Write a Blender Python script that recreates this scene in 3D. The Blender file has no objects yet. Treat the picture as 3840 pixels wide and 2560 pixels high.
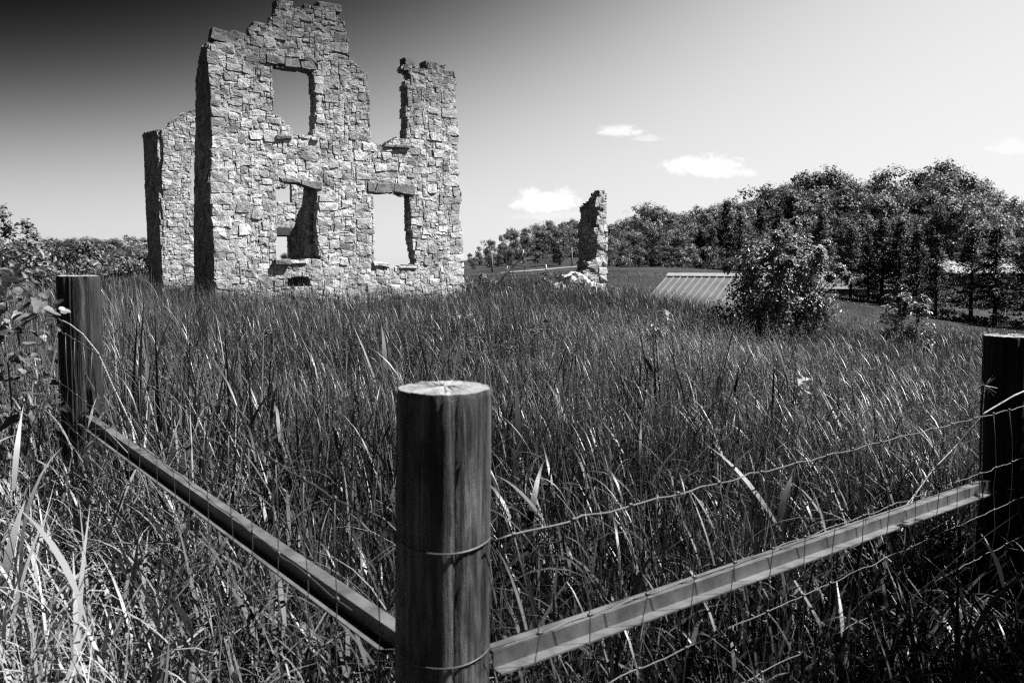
import bpy, math, random
import numpy as np
from mathutils import Vector

R = math.radians
rng = np.random.default_rng(7)
random.seed(7)
sc = bpy.context.scene
COL = sc.collection

# ------------------------------------------------------------------ camera
EYE = 1.55
PITCH = R(3.0)
SHIFT = -0.0311
cam = bpy.data.cameras.new('camera')
cam_o = bpy.data.objects.new('camera', cam)
COL.objects.link(cam_o)
sc.camera = cam_o
cam.lens = 28.0
cam.sensor_width = 36.0
cam.shift_y = SHIFT
cam.clip_start = 0.05
cam.clip_end = 5000
cam_o.location = (0, 0, EYE)
cam_o.rotation_euler = (R(90) - PITCH, 0, 0)
cam.dof.use_dof = True
cam.dof.focus_distance = 6.5
cam.dof.aperture_fstop = 6.3

# ------------------------------------------------------------------ sun, sky, exposure
SUN_AZ = R(2)          # from +X; positive turns away from the camera
SUN_EL = R(55)
SDIR = Vector((math.cos(SUN_EL) * math.cos(SUN_AZ), math.cos(SUN_EL) * math.sin(SUN_AZ), math.sin(SUN_EL)))
EXPOSURE = 2.5
sun = bpy.data.lights.new('sun', 'SUN')
sun.energy = 5.0
sun.angle = R(0.53)
sun.color = (1, 1, 1)
sun_o = bpy.data.objects.new('sun', sun)
COL.objects.link(sun_o)
sun_o.rotation_euler = SDIR.to_track_quat('Z', 'Y').to_euler()
sun_o.location = SDIR * 60

sc.view_settings.view_transform = 'Standard'
sc.view_settings.look = 'None'
sc.view_settings.exposure = EXPOSURE
sc.view_settings.gamma = 1.0
sc.view_settings.use_curve_mapping = False
sc.cycles.max_bounces = 6
sc.cycles.diffuse_bounces = 1
sc.cycles.glossy_bounces = 2
sc.cycles.transmission_bounces = 4
sc.cycles.transparent_max_bounces = 4
sc.cycles.use_denoising = False
sc.cycles.filter_width = 1.2


class NT:
    """small helper for node trees"""
    def __init__(self, tree):
        self.t = tree

    def n(self, kind, **kw):
        nd = self.t.nodes.new(kind)
        for k, v in kw.items():
            setattr(nd, k, v)
        return nd

    def link(self, a, b):
        self.t.links.new(a, b)

    def val(self, sock, v):
        if hasattr(v, 'is_linked') or isinstance(v, bpy.types.NodeSocket):
            self.link(v, sock)
        else:
            sock.default_value = v

    def math(self, op, a, b=None, c=None, clamp=False):
        nd = self.n('ShaderNodeMath', operation=op, use_clamp=clamp)
        self.val(nd.inputs[0], a)
        if b is not None:
            self.val(nd.inputs[1], b)
        if c is not None:
            self.val(nd.inputs[2], c)
        return nd.outputs[0]

    def noise(self, vec, scale, detail=4, rough=0.55, dist=0.0):
        nd = self.n('ShaderNodeTexNoise')
        if vec is not None:
            self.link(vec, nd.inputs['Vector'])
        nd.inputs['Scale'].default_value = scale
        nd.inputs['Detail'].default_value = detail
        nd.inputs['Roughness'].default_value = rough
        nd.inputs['Distortion'].default_value = dist
        return nd.outputs[0]

    def ramp(self, fac, lo, hi, a=0.0, b=1.0, smooth=True):
        nd = self.n('ShaderNodeMapRange')
        nd.interpolation_type = 'SMOOTHSTEP' if smooth else 'LINEAR'
        self.link(fac, nd.inputs[0])
        nd.inputs[1].default_value = lo
        nd.inputs[2].default_value = hi
        nd.inputs[3].default_value = a
        nd.inputs[4].default_value = b
        return nd.outputs[0]

    def scaled(self, vec, s):
        nd = self.n('ShaderNodeVectorMath', operation='MULTIPLY')
        self.link(vec, nd.inputs[0])
        nd.inputs[1].default_value = s
        return nd.outputs[0]


def px_slope(px, py):
    """3840-wide pixel -> (x/y, z/y) slope of its ray (used to lay out the world at real distances)"""
    F = 28 / 36 * 3840
    cx = (px - 1920) / F
    cy = (1280 - py) / F + SHIFT * 3840 / F
    dy = math.cos(PITCH) + cy * math.sin(PITCH)
    dz = cy * math.cos(PITCH) - math.sin(PITCH)
    return cx / dy, dz / dy


def P(px, py, D):
    a, b = px_slope(px, py)
    return Vector((a * D, D, EYE + b * D))


def Q(px, py, D):
    """the same for coordinates read at 2352 wide"""
    return P(px * 1.63265, py * 1.63265, D)


# world: Nishita sky seen through a red filter, grey; its haze thins away from the sun
wld = bpy.data.worlds.new('World')
sc.world = wld
wld.use_nodes = True
w = NT(wld.node_tree)
bg = wld.node_tree.nodes['Background']
sky = w.n('ShaderNodeTexSky', sky_type='NISHITA', sun_disc=False)
sky.sun_elevation = SUN_EL
sky.sun_rotation = math.atan2(SDIR.x, SDIR.y)
sep = w.n('ShaderNodeSeparateColor')
w.link(sky.outputs[0], sep.inputs[0])
red = w.math('MULTIPLY', sep.outputs[0], 0.1 / 0.27)
geo = w.n('ShaderNodeNewGeometry')
dirv = w.n('ShaderNodeVectorMath', operation='MULTIPLY')
tc = w.n('ShaderNodeTexCoord')
w.link(tc.outputs['Generated'], dirv.inputs[0])
dirv.inputs[1].default_value = (1, 1, 1)
dxyz = w.n('ShaderNodeSeparateXYZ')
w.link(dirv.outputs[0], dxyz.inputs[0])
sunh = Vector((SDIR.x, SDIR.y, 0)).normalized()
dot = w.n('ShaderNodeVectorMath', operation='DOT_PRODUCT')
w.link(dirv.outputs[0], dot.inputs[0])
dot.inputs[1].default_value = sunh
s = dot.outputs['Value']
zz = w.math('MAXIMUM', dxyz.outputs[2], 0.0)
el = w.math('DIVIDE', zz, 0.276)
e15 = w.math('POWER', el, 2.1)
away = w.math('MAXIMUM', w.math('SUBTRACT', 0.58, s), 0.0)
k = w.math('MULTIPLY_ADD', w.math('POWER', away, 2.0), 3.8, 0.25)
cc = w.math('MULTIPLY_ADD', s, 0.75, 0.46)
ex = w.math('SUBTRACT', cc, w.math('MULTIPLY', k, e15))
q = w.math('MULTIPLY', w.math('POWER', red, 0.4), w.math('EXPONENT', ex))
L = w.math('SUBTRACT', 1.0, w.math('EXPONENT', w.math('MULTIPLY', q, -1.0)))
# a few small fair-weather clouds far off
ysafe = w.math('MAXIMUM', dxyz.outputs[1], 0.05)
X = w.math('DIVIDE', dxyz.outputs[0], ysafe)
Z = w.math('DIVIDE', dxyz.outputs[2], ysafe)
cv = w.n('ShaderNodeCombineXYZ')
w.link(X, cv.inputs[0])
w.link(w.math('MULTIPLY', Z, 1.6), cv.inputs[1])
cn = w.noise(cv.outputs[0], 38, 6, 0.6, 0.3)
cn2 = w.noise(cv.outputs[0], 90, 5, 0.6, 0.2)
cloud = None
for (px, py, rx, rz, op) in ((2030, 765, 125, 62, 1.0), (2110, 750, 80, 45, .8), (2640, 632, 165, 52, 1.0), (2700, 650, 150, 34, .7), (2325, 497, 95, 28, .75),
                             (2425, 520, 60, 16, .4), (3800, 555, 110, 40, .5), (2060, 812, 150, 26, .35)):
    a, b = px_slope(px, py)
    rx /= 2987.0
    rz /= 2987.0
    du = w.math('DIVIDE', w.math('SUBTRACT', X, a), rx)
    dv = w.math('DIVIDE', w.math('SUBTRACT', Z, b), rz)
    dv = w.math('MULTIPLY', dv, w.math('ADD', 1.0, w.math('MULTIPLY', w.math('LESS_THAN', dv, 0.0), 0.7)))
    d2 = w.math('ADD', w.math('MULTIPLY', du, du), w.math('MULTIPLY', dv, dv))
    m = w.math('SUBTRACT', 1.0, d2)
    m = w.math('ADD', m, w.math('MULTIPLY', w.math('SUBTRACT', cn, 0.5), 3.4))
    m = w.math('ADD', m, w.math('MULTIPLY', w.math('SUBTRACT', cn2, 0.5), 1.2))
    m = w.ramp(m, -0.2, 0.9, 0.0, op)
    m = w.math('MULTIPLY', m, w.math('GREATER_THAN', dxyz.outputs[1], 0.1))
    cloud = m if cloud is None else w.math('MAXIMUM', cloud, m)
Lc = w.math('ADD', L, w.math('MULTIPLY', cloud, w.math('MAXIMUM', w.math('SUBTRACT', 1.1, L), 0.0)))
Lc = w.math('MULTIPLY', Lc, 0.97 * 10.0 / 2 ** EXPOSURE)
w.link(Lc, bg.inputs['Color'])
bg.inputs['Strength'].default_value = 0.1


# ------------------------------------------------------------------ mesh helpers
def tag(o, label=None, cat=None, group=None, kind=None):
    if label: o['label'] = label
    if cat: o['category'] = cat
    if group: o['group'] = group
    if kind: o['kind'] = kind
    return o


def empty(name, loc, label=None, cat=None, group=None):
    o = bpy.data.objects.new(name, None)
    o.empty_display_size = 0.2
    o.location = loc
    COL.objects.link(o)
    return tag(o, label, cat, group)


def np_mesh(name, V, F, mat=None, smooth=False, shade=None):
    """V (n,3), F list of equal-length face arrays"""
    me = bpy.data.meshes.new(name)
    V = np.asarray(V, dtype=np.float32)
    if not isinstance(F, (list, tuple)):
        F = [F]
    F = [np.asarray(f, dtype=np.int32) for f in F if len(f)]
    loops = np.concatenate([f.ravel() for f in F])
    counts = np.concatenate([np.full(len(f), f.shape[1], dtype=np.int32) for f in F])
    starts = np.concatenate([[0], np.cumsum(counts)[:-1]]).astype(np.int32)
    me.vertices.add(len(V))
    me.vertices.foreach_set('co', V.ravel())
    me.loops.add(len(loops))
    me.loops.foreach_set('vertex_index', loops)
    me.polygons.add(len(counts))
    me.polygons.foreach_set('loop_start', starts)
    me.polygons.foreach_set('loop_total', counts)
    me.polygons.foreach_set('use_smooth', np.full(len(counts), bool(smooth)))
    if shade is not None:
        at = me.attributes.new('shade', 'FLOAT', 'POINT')
        at.data.foreach_set('value', np.asarray(shade, dtype=np.float32))
    me.update(calc_edges=True)
    if mat:
        me.materials.append(mat)
    return me


def add(name, me, parent=None, loc=(0, 0, 0)):
    o = bpy.data.objects.new(name, me)
    COL.objects.link(o)
    o.location = loc
    if parent is not None:
        o.parent = parent
    return o


def part(name, V, F, mat, parent, smooth=False, shade=None, recenter=True):
    """V in world coordinates; the object gets its origin at its own centre"""
    V = np.asarray(V, dtype=np.float64)
    base = np.array(parent.matrix_basis.translation) if parent is not None else np.zeros(3)
    pp = parent.parent if parent is not None else None
    while pp is not None:
        base = base + np.array(pp.matrix_basis.translation)
        pp = pp.parent
    c = V.mean(axis=0) if recenter else base
    me = np_mesh(name, V - c, F, mat, smooth, shade)
    return add(name, me, parent, tuple(c - base))


def box(cx, cy, cz, sx, sy, sz, rz=0.0):
    V = np.array([[x, y, z] for x in (-.5, .5) for y in (-.5, .5) for z in (-.5, .5)]) * (sx, sy, sz)
    c, s_ = math.cos(rz), math.sin(rz)
    V = V @ np.array([[c, s_, 0], [-s_, c, 0], [0, 0, 1]]) + (cx, cy, cz)
    F = np.array([[0, 1, 3, 2], [4, 6, 7, 5], [0, 4, 5, 1], [2, 3, 7, 6], [0, 2, 6, 4], [1, 5, 7, 3]])
    return V, F


def tube(pts, rad, n=6, cap=True):
    """tube along a polyline, rad scalar or per-point"""
    pts = np.asarray(pts, float)
    m = len(pts)
    rad = np.broadcast_to(np.asarray(rad, float), (m,))
    tan = np.gradient(pts, axis=0)
    tan /= np.linalg.norm(tan, axis=1)[:, None] + 1e-9
    ref = np.array([0, 0, 1.0]) if abs(tan[:, 2]).mean() < 0.8 else np.array([1.0, 0, 0])
    side = np.cross(tan, ref)
    side /= np.linalg.norm(side, axis=1)[:, None] + 1e-9
    up = np.cross(side, tan)
    a = np.arange(n) / n * 2 * math.pi
    V = pts[:, None, :] + rad[:, None, None] * (np.cos(a)[None, :, None] * side[:, None, :] + np.sin(a)[None, :, None] * up[:, None, :])
    V = V.reshape(-1, 3)
    i = np.arange(m - 1)[:, None] * n
    j = np.arange(n)[None, :]
    j2 = (j + 1) % n
    F = np.stack([i + j, i + j2, i + n + j2, i + n + j], axis=-1).reshape(-1, 4)
    out = [F]
    if cap:
        out.append(np.array([list(range(n))[::-1], list(range((m - 1) * n, m * n))]))
    return V, out


def merge(items):
    """join (V, [F...]) lists into one"""
    Vs, Fs, off = [], {}, 0
    for V, F in items:
        if not isinstance(F, (list, tuple)):
            F = [F]
        for f in F:
            f = np.asarray(f)
            Fs.setdefault(f.shape[1], []).append(f + off)
        Vs.append(np.asarray(V))
        off += len(V)
    return np.concatenate(Vs), [np.concatenate(f) for f in Fs.values()]


def vnoise(x, y, seed=0, freq=1.0):
    """smooth value noise, vectorised"""
    r = np.random.default_rng(seed)
    tab = r.random((64, 64))
    x = np.asarray(x) * freq + 1000.0
    y = np.asarray(y) * freq + 1000.0
    xi, yi = np.floor(x).astype(int), np.floor(y).astype(int)
    fx, fy = x - xi, y - yi
    fx, fy = fx * fx * (3 - 2 * fx), fy * fy * (3 - 2 * fy)
    a = tab[xi % 64, yi % 64]
    b = tab[(xi + 1) % 64, yi % 64]
    c = tab[xi % 64, (yi + 1) % 64]
    d = tab[(xi + 1) % 64, (yi + 1) % 64]
    return (a * (1 - fx) + b * fx) * (1 - fy) + (c * (1 - fx) + d * fx) * fy


# ------------------------------------------------------------------ materials (all grey: the photograph is black and white)
def new_mat(name):
    m = bpy.data.materials.new(name)
    m.use_nodes = True
    return m, NT(m.node_tree), m.node_tree.nodes['Principled BSDF']


def g3(n_, val):
    c = n_.n('ShaderNodeCombineColor')
    for i in range(3):
        n_.val(c.inputs[i], val)
    return c.outputs[0]


def plain(name, v, rough=0.8, var=0.25, scale=8.0, bump=0.0, metal=0.0, stretch=(1, 1, 1), bscale=None, spec=0.3):
    m, n_, p = new_mat(name)
    co = n_.n('ShaderNodeTexCoord').outputs['Object']
    co = n_.scaled(co, stretch)
    f = n_.noise(co, scale, 5, 0.6)
    c = n_.ramp(f, 0.25, 0.75, v * (1 - var), v * (1 + var))
    n_.link(g3(n_, c), p.inputs['Base Color'])
    p.inputs['Roughness'].default_value = rough
    p.inputs['Metallic'].default_value = metal
    p.inputs['Specular IOR Level'].default_value = spec
    if bump:
        b = n_.n('ShaderNodeBump')
        b.inputs['Strength'].default_value = 1.0
        b.inputs['Distance'].default_value = bump
        n_.link(n_.noise(co, bscale or scale * 3, 5, 0.65), b.inputs['Height'])
        n_.link(b.outputs[0], p.inputs['Normal'])
    return m


def leafy(name, v, trans=0.35, spec=0.35, rough=0.45, var=0.35, objvar=0.0):
    """foliage: diffuse + gloss + light through the leaf; v scaled by the per-leaf attribute 'shade'"""
    m, n_, p = new_mat(name)
    at = n_.n('ShaderNodeAttribute', attribute_name='shade').outputs['Fac']
    c = n_.math('MULTIPLY', n_.math('MULTIPLY_ADD', at, 2 * var, 1 - var), v)
    if objvar:
        oi = n_.n('ShaderNodeObjectInfo').outputs['Random']
        c = n_.math('MULTIPLY', c, n_.math('MULTIPLY_ADD', oi, 2 * objvar, 1 - objvar))
    col = g3(n_, c)
    n_.link(col, p.inputs['Base Color'])
    p.inputs['Roughness'].default_value = rough
    p.inputs['Specular IOR Level'].default_value = spec
    tr = n_.n('ShaderNodeBsdfTranslucent')
    n_.link(col, tr.inputs['Color'])
    mx = n_.n('ShaderNodeMixShader')
    mx.inputs[0].default_value = trans
    n_.link(p.outputs[0], mx.inputs[1])
    n_.link(tr.outputs[0], mx.inputs[2])
    n_.link(mx.outputs[0], m.node_tree.nodes['Material Output'].inputs['Surface'])
    return m


def stone_mat(name, v, stain=1.0):
    m, n_, p = new_mat(name)
    ge = n_.n('ShaderNodeNewGeometry')
    pos = ge.outputs['Position']
    at = n_.n('ShaderNodeAttribute', attribute_name='shade').outputs['Fac']
    big = n_.noise(pos, 0.9, 4, 0.6)
    mid = n_.noise(pos, 7, 6, 0.7)
    fine = n_.noise(pos, 34, 5, 0.7)
    c = n_.math('MULTIPLY', n_.math('MULTIPLY_ADD', at, 0.8, 0.58), v)
    c = n_.math('MULTIPLY', c, n_.ramp(mid, 0.32, 0.6, 0.5, 1.15))
    c = n_.math('MULTIPLY', c, n_.ramp(fine, 0.3, 0.65, 0.78, 1.1))
    # lichen and soot: on the wall heads and in drifting patches
    sx = n_.n('ShaderNodeSeparateXYZ')
    n_.link(pos, sx.inputs[0])
    hz = n_.math('ADD', sx.outputs[2], n_.math('MULTIPLY', n_.math('SUBTRACT', big, 0.5), 4.5))
    top = n_.ramp(hz, 4.2, 8.2, 0.0, 0.74 * stain)
    patch = n_.math('MULTIPLY', n_.ramp(n_.noise(pos, 1.7, 6, 0.72), 0.48, 0.64, 0.0, 0.6 * stain), n_.ramp(mid, 0.35, 0.6, 0.3, 1.0))
    dark = n_.math('SUBTRACT', 1.0, n_.math('MAXIMUM', top, patch))
    c = n_.math('MULTIPLY', c, dark)
    n_.link(g3(n_, c), p.inputs['Base Color'])
    p.inputs['Roughness'].default_value = 0.92
    p.inputs['Specular IOR Level'].default_value = 0.12
    b = n_.n('ShaderNodeBump')
    b.inputs['Strength'].default_value = 1.0
    b.inputs['Distance'].default_value = 0.06
    h = n_.math('ADD', n_.math('MULTIPLY', n_.noise(pos, 8, 6, 0.72, 0.5), 0.75), n_.math('MULTIPLY', n_.noise(pos, 24, 4, 0.7), 0.4))
    n_.link(h, b.inputs['Height'])
    n_.link(b.outputs[0], p.inputs['Normal'])
    return m


def wood_mat(name, v, stretch=(9, 9, 0.6)):
    m, n_, p = new_mat(name)
    co = n_.n('ShaderNodeTexCoord').outputs['Object']
    g1 = n_.noise(n_.scaled(co, (stretch[0] * 2.2, stretch[1] * 2.2, stretch[2] * 2)), 3.0, 6, 0.65, 0.3)
    g2 = n_.noise(n_.scaled(co, (stretch[0] * 5, stretch[1] * 5, stretch[2] * 3)), 3.0, 4, 0.6, 0.1)
    blot = n_.noise(n_.scaled(co, (3.4, 3.4, 1.0)), 4.0, 5, 0.65, 0.4)
    c = n_.ramp(g1, 0.34, 0.7, 0.22 * v, 1.5 * v)
    c = n_.math('MULTIPLY', c, n_.ramp(g2, 0.35, 0.55, 0.55, 1.05))
    c = n_.math('MULTIPLY', c, n_.ramp(blot, 0.38, 0.62, 0.25, 1.35))
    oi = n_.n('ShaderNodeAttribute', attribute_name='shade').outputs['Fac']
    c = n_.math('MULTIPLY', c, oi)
    n_.link(g3(n_, c), p.inputs['Base Color'])
    p.inputs['Roughness'].default_value = 0.72
    p.inputs['Specular IOR Level'].default_value = 0.25
    b = n_.n('ShaderNodeBump')
    b.inputs['Strength'].default_value = 1.0
    b.inputs['Distance'].default_value = 0.011
    n_.link(n_.math('ADD', g1, n_.math('MULTIPLY', g2, 0.6)), b.inputs['Height'])
    n_.link(b.outputs[0], p.inputs['Normal'])
    return m


def ground_mat():
    m, n_, p = new_mat('meadow_ground')
    pos = n_.n('ShaderNodeNewGeometry').outputs['Position']
    st = n_.scaled(pos, (1.0, 0.45, 1.0))
    a = n_.noise(st, 0.16, 5, 0.6)
    b_ = n_.noise(st, 1.6, 6, 0.7)
    f = n_.noise(pos, 9, 5, 0.7)
    c = n_.ramp(a, 0.3, 0.7, 0.013, 0.03)
    c = n_.math('MULTIPLY', c, n_.ramp(b_, 0.3, 0.7, 0.6, 1.35))
    c = n_.math('MULTIPLY', c, n_.ramp(f, 0.3, 0.7, 0.5, 1.4))
    n_.link(g3(n_, c), p.inputs['Base Color'])
    p.inputs['Roughness'].default_value = 0.95
    p.inputs['Specular IOR Level'].default_value = 0.05
    bp = n_.n('ShaderNodeBump')
    bp.inputs['Strength'].default_value = 1.0
    bp.inputs['Distance'].default_value = 0.25
    n_.link(n_.math('ADD', f, n_.math('MULTIPLY', b_, 1.5)), bp.inputs['Height'])
    n_.link(bp.outputs[0], p.inputs['Normal'])
    return m


M = {}
M['ground'] = ground_mat()
M['stone'] = stone_mat('limestone_rubble', 0.25)
M['pierstone'] = stone_mat('limestone_pier', 0.235, 0.5)
M['mortar'] = stone_mat('lime_mortar', 0.225, 0.8)
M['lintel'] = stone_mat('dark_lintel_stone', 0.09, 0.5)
M['black_lintel'] = plain('near_black_lintel', 0.015, 0.9, 0.4, 6, 0.01)
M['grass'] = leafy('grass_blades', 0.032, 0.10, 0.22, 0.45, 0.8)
M['grass_far'] = leafy('grass_field', 0.022, 0.1, 0.2, 0.5, 0.8)
M['seed'] = leafy('grass_seed_heads', 0.1, 0.3, 0.3, 0.6, 0.4)
M['tree'] = leafy('broadleaf_foliage', 0.05, 0.25, 0.2, 0.55, 0.55, 0.4)
M['conifer'] = leafy('conifer_needles', 0.011, 0.15, 0.25, 0.55, 0.5, 0.2)
M['bush'] = leafy('bush_leaves', 0.078, 0.2, 0.2, 0.45, 0.55)
M['scrub'] = leafy('scrub_leaves', 0.045, 0.2, 0.2, 0.5, 0.45)
M['vine'] = leafy('vine_leaves', 0.05, 0.35, 0.35, 0.5, 0.4, 0.5)
M['bark'] = plain('dark_bark', 0.018, 0.9, 0.4, 5, 0.03)
M['deadwood'] = plain('bleached_deadwood', 0.2, 0.8, 0.3, 14)
M['post'] = wood_mat('weathered_post_wood', 0.036)
M['posttop'] = plain('sawn_post_end', 0.085, 0.85, 0.6, 26, 0.004)
M['steel'] = plain('galvanised_rail_steel', 0.029, 0.6, 0.7, 11, 0.0008, 0.0, (1, 1, 1), 60, 0.4)
M['wire'] = plain('fence_wire_steel', 0.022, 0.5, 0.4, 40, 0, 0.0, spec=0.3)
M['newwire'] = plain('bright_twisted_wire', 0.13, 0.4, 0.2, 40, 0, 0.3, spec=0.5)
M['roof'] = plain('sheet_metal_roof', 0.05, 0.5, 0.16, 2.5, 0.0, 0.0, spec=0.35)
M['seam'] = plain('bright_roof_seam', 0.085, 0.5, 0.15, 4)
M['ridge'] = plain('bright_ridge_cap', 0.12, 0.5, 0.15, 4)
M['siding'] = plain('dark_siding', 0.03, 0.8, 0.2, 3)
M['glass'] = plain('dark_window_glass', 0.015, 0.15, 0.1, 3, spec=0.5)
M['white'] = plain('white_paint', 0.4, 0.6, 0.1, 3)
M['gravel'] = plain('pale_gravel', 0.09, 0.95, 0.25, 1.5, 0.02)
M['pole'] = plain('grey_pole_wood', 0.07, 0.85, 0.3, 4)


# ------------------------------------------------------------------ terrain: one sheet to the horizon
CTRL = [(0, 0, 0), (-2, 0, .08), (2, 0, 0), (0, -5, -.2), (-5, -5, 0), (5, -5, -.4), (0, -60, -2), (-60, -40, 0), (60, -40, -4),
        (-60, 0, .5), (70, 0, -4), (0, -600, 0), (-600, 0, 2), (600, 0, 4), (420, 420, 30), (-420, 420, 1.2), (-60, 600, 0.5), (-150, 350, 0.8), (-420, -420, 0), (420, -420, 0)]
for (px, D, z) in [(1021, 1.5, .06), (180, 3.66, .22), (2318, 3.17, .06), (1176, 5, .2), (1176, 10, .36), (600, 10, .42), (100, 8, .42), (100, 16, .55),
                   (490, 20, .62), (1062, 24, .5), (330, 26, .68), (1360, 27, .62), (1176, 17, .5), (1600, 12, .26), (1600, 20, .28), (1500, 24, .34),
                   (1950, 12, .02), (2260, 8, -.06), (2080, 13, -.2), (2300, 14, -.55), (1800, 18, -.12), (2100, 28, -1.0), (1800, 28, -1.1), (1600, 32, -1.5),
                   (1650, 42, -1.7), (2200, 40, -1.7), (2250, 60, -2.7), (2150, 64, -2.4), (2000, 75, -1.5), (1950, 78, -1.5), (2250, 104, -2.6),
                   (2000, 105, -.6), (2250, 125, -1.2), (1650, 70, .1), (1600, 105, 1.5), (1450, 60, .4), (1450, 100, 1.6), (1450, 130, 2.0),
                   (1200, 40, .45), (1200, 60, .65), (1190, 100, 1.0), (1290, 125, 2.4), (1150, 125, 1.5), (1280, 165, 6), (800, 40, .75), (800, 100, 1.1),
                   (230, 40, 1.0), (230, 100, 1.5), (100, 60, 1.4), (100, 150, 2.3), (0, 30, .95), (-600, 30, .8), (-600, 100, 1.5), (650, 150, 1.2),
                   (2000, 145, 3), (2200, 175, 8), (1700, 150, 3.5), (1400, 200, 8), (1100, 200, 4), (600, 220, .8), (850, 150, .9), (900, 250, .8), (100, 250, 2.2), (2352, 250, 16),
                   (1800, 250, 14), (2900, 40, -2.6), (2900, 90, -3), (2900, 200, 3)]:
    CTRL.append(((px - 1176) / 1829 * D, D, z))
CTRL = np.array(CTRL, float)


def _warp(x, y):
    r = np.hypot(x, y) + 1e-6
    g = np.log1p(r / 6.0) / r
    return x * g, y * g


def _phi(d2):
    return 0.5 * d2 * np.log(d2 + 1e-12)


_cx, _cy = _warp(CTRL[:, 0], CTRL[:, 1])
_n = len(CTRL)
_A = np.zeros((_n + 3, _n + 3))
_A[:_n, :_n] = _phi((_cx[:, None] - _cx[None]) ** 2 + (_cy[:, None] - _cy[None]) ** 2) + np.eye(_n) * 0.002
_A[:_n, _n] = 1
_A[:_n, _n + 1] = _cx
_A[:_n, _n + 2] = _cy
_A[_n:, :_n] = _A[:_n, _n:].T
_w = np.linalg.solve(_A, np.concatenate([CTRL[:, 2], [0, 0, 0]]))


def ground(x, y):
    x = np.atleast_1d(np.asarray(x, float))
    y = np.atleast_1d(np.asarray(y, float))
    sh = x.shape
    x, y = x.ravel(), y.ravel()
    out = np.empty(len(x))
    for i in range(0, len(x), 40000):
        wx, wy = _warp(x[i:i + 40000], y[i:i + 40000])
        K = _phi((wx[:, None] - _cx[None]) ** 2 + (wy[:, None] - _cy[None]) ** 2)
        out[i:i + 40000] = K @ _w[:_n] + _w[_n] + wx * _w[_n + 1] + wy * _w[_n + 2]
    out = out + (vnoise(x, y, 3, 0.35) - .5) * 0.12 * np.clip(np.hypot(x, y) / 6, 0, 1)
    return out.reshape(sh)


def gz(x, y):
    return float(ground(x, y)[0])


rr = np.concatenate([[0.0], np.geomspace(0.5, 1500, 150)])
na = 288
aa = np.arange(na) / na * 2 * math.pi
gx = rr[1:, None] * np.cos(aa)[None]
gy = rr[1:, None] * np.sin(aa)[None]
gv = np.stack([gx, gy, ground(np.clip(gx, -800, 800), np.clip(gy, -800, 800))], -1).reshape(-1, 3)
gv = np.concatenate([gv, [[0, 0, gz(0, 0)]]])
i = np.arange(len(rr) - 2)[:, None] * na
j = np.arange(na)[None]
j2 = (j + 1) % na
quads = np.stack([i + j, i + na + j, i + na + j2, i + j2], -1).reshape(-1, 4)
tris = np.stack([np.full(na, len(gv) - 1), np.arange(na), (np.arange(na) + 1) % na], -1)
o = add('ground', np_mesh('ground', gv, [quads, tris], M['ground'], True))
tag(o, 'rolling meadow ground falling away to a valley', 'ground', kind='structure')


# ------------------------------------------------------------------ ruined rubble walls
class Plane:
    """upright plane: u along the wall, z up, w out of the wall face"""
    def __init__(self, x, y, theta):
        self.o = np.array([x, y])
        self.t = np.array([math.cos(theta), math.sin(theta)])
        self.n = np.array([math.sin(theta), -math.cos(theta)])

    def px(self, px, py):
        a, b = px_slope(px, py)
        # ray (a,1)*s ; (ray - o).n = 0
        s_ = self.o @ self.n / (np.array([a, 1.0]) @ self.n)
        p = np.array([a, 1.0]) * s_
        return float((p - self.o) @ self.t), EYE + b * s_

    def poly(self, pts):
        return np.array([self.px(*p) for p in pts])

    def world(self, u, z, w_=0.0):
        u, z, w_ = np.broadcast_arrays(np.asarray(u, float), z, w_)
        xy = self.o + u[..., None] * self.t + w_[..., None] * self.n
        return np.concatenate([xy, z[..., None]], -1)


def inside(poly, u, z):
    res = np.zeros(u.shape, bool)
    n_ = len(poly)
    for a in range(n_):
        (x1, y1), (x2, y2) = poly[a], poly[(a + 1) % n_]
        if y1 == y2:
            continue
        c = ((y1 > z) != (y2 > z)) & (u < (x2 - x1) * (z - y1) / (y2 - y1) + x1)
        res ^= c
    return res


CELL = 0.042


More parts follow.
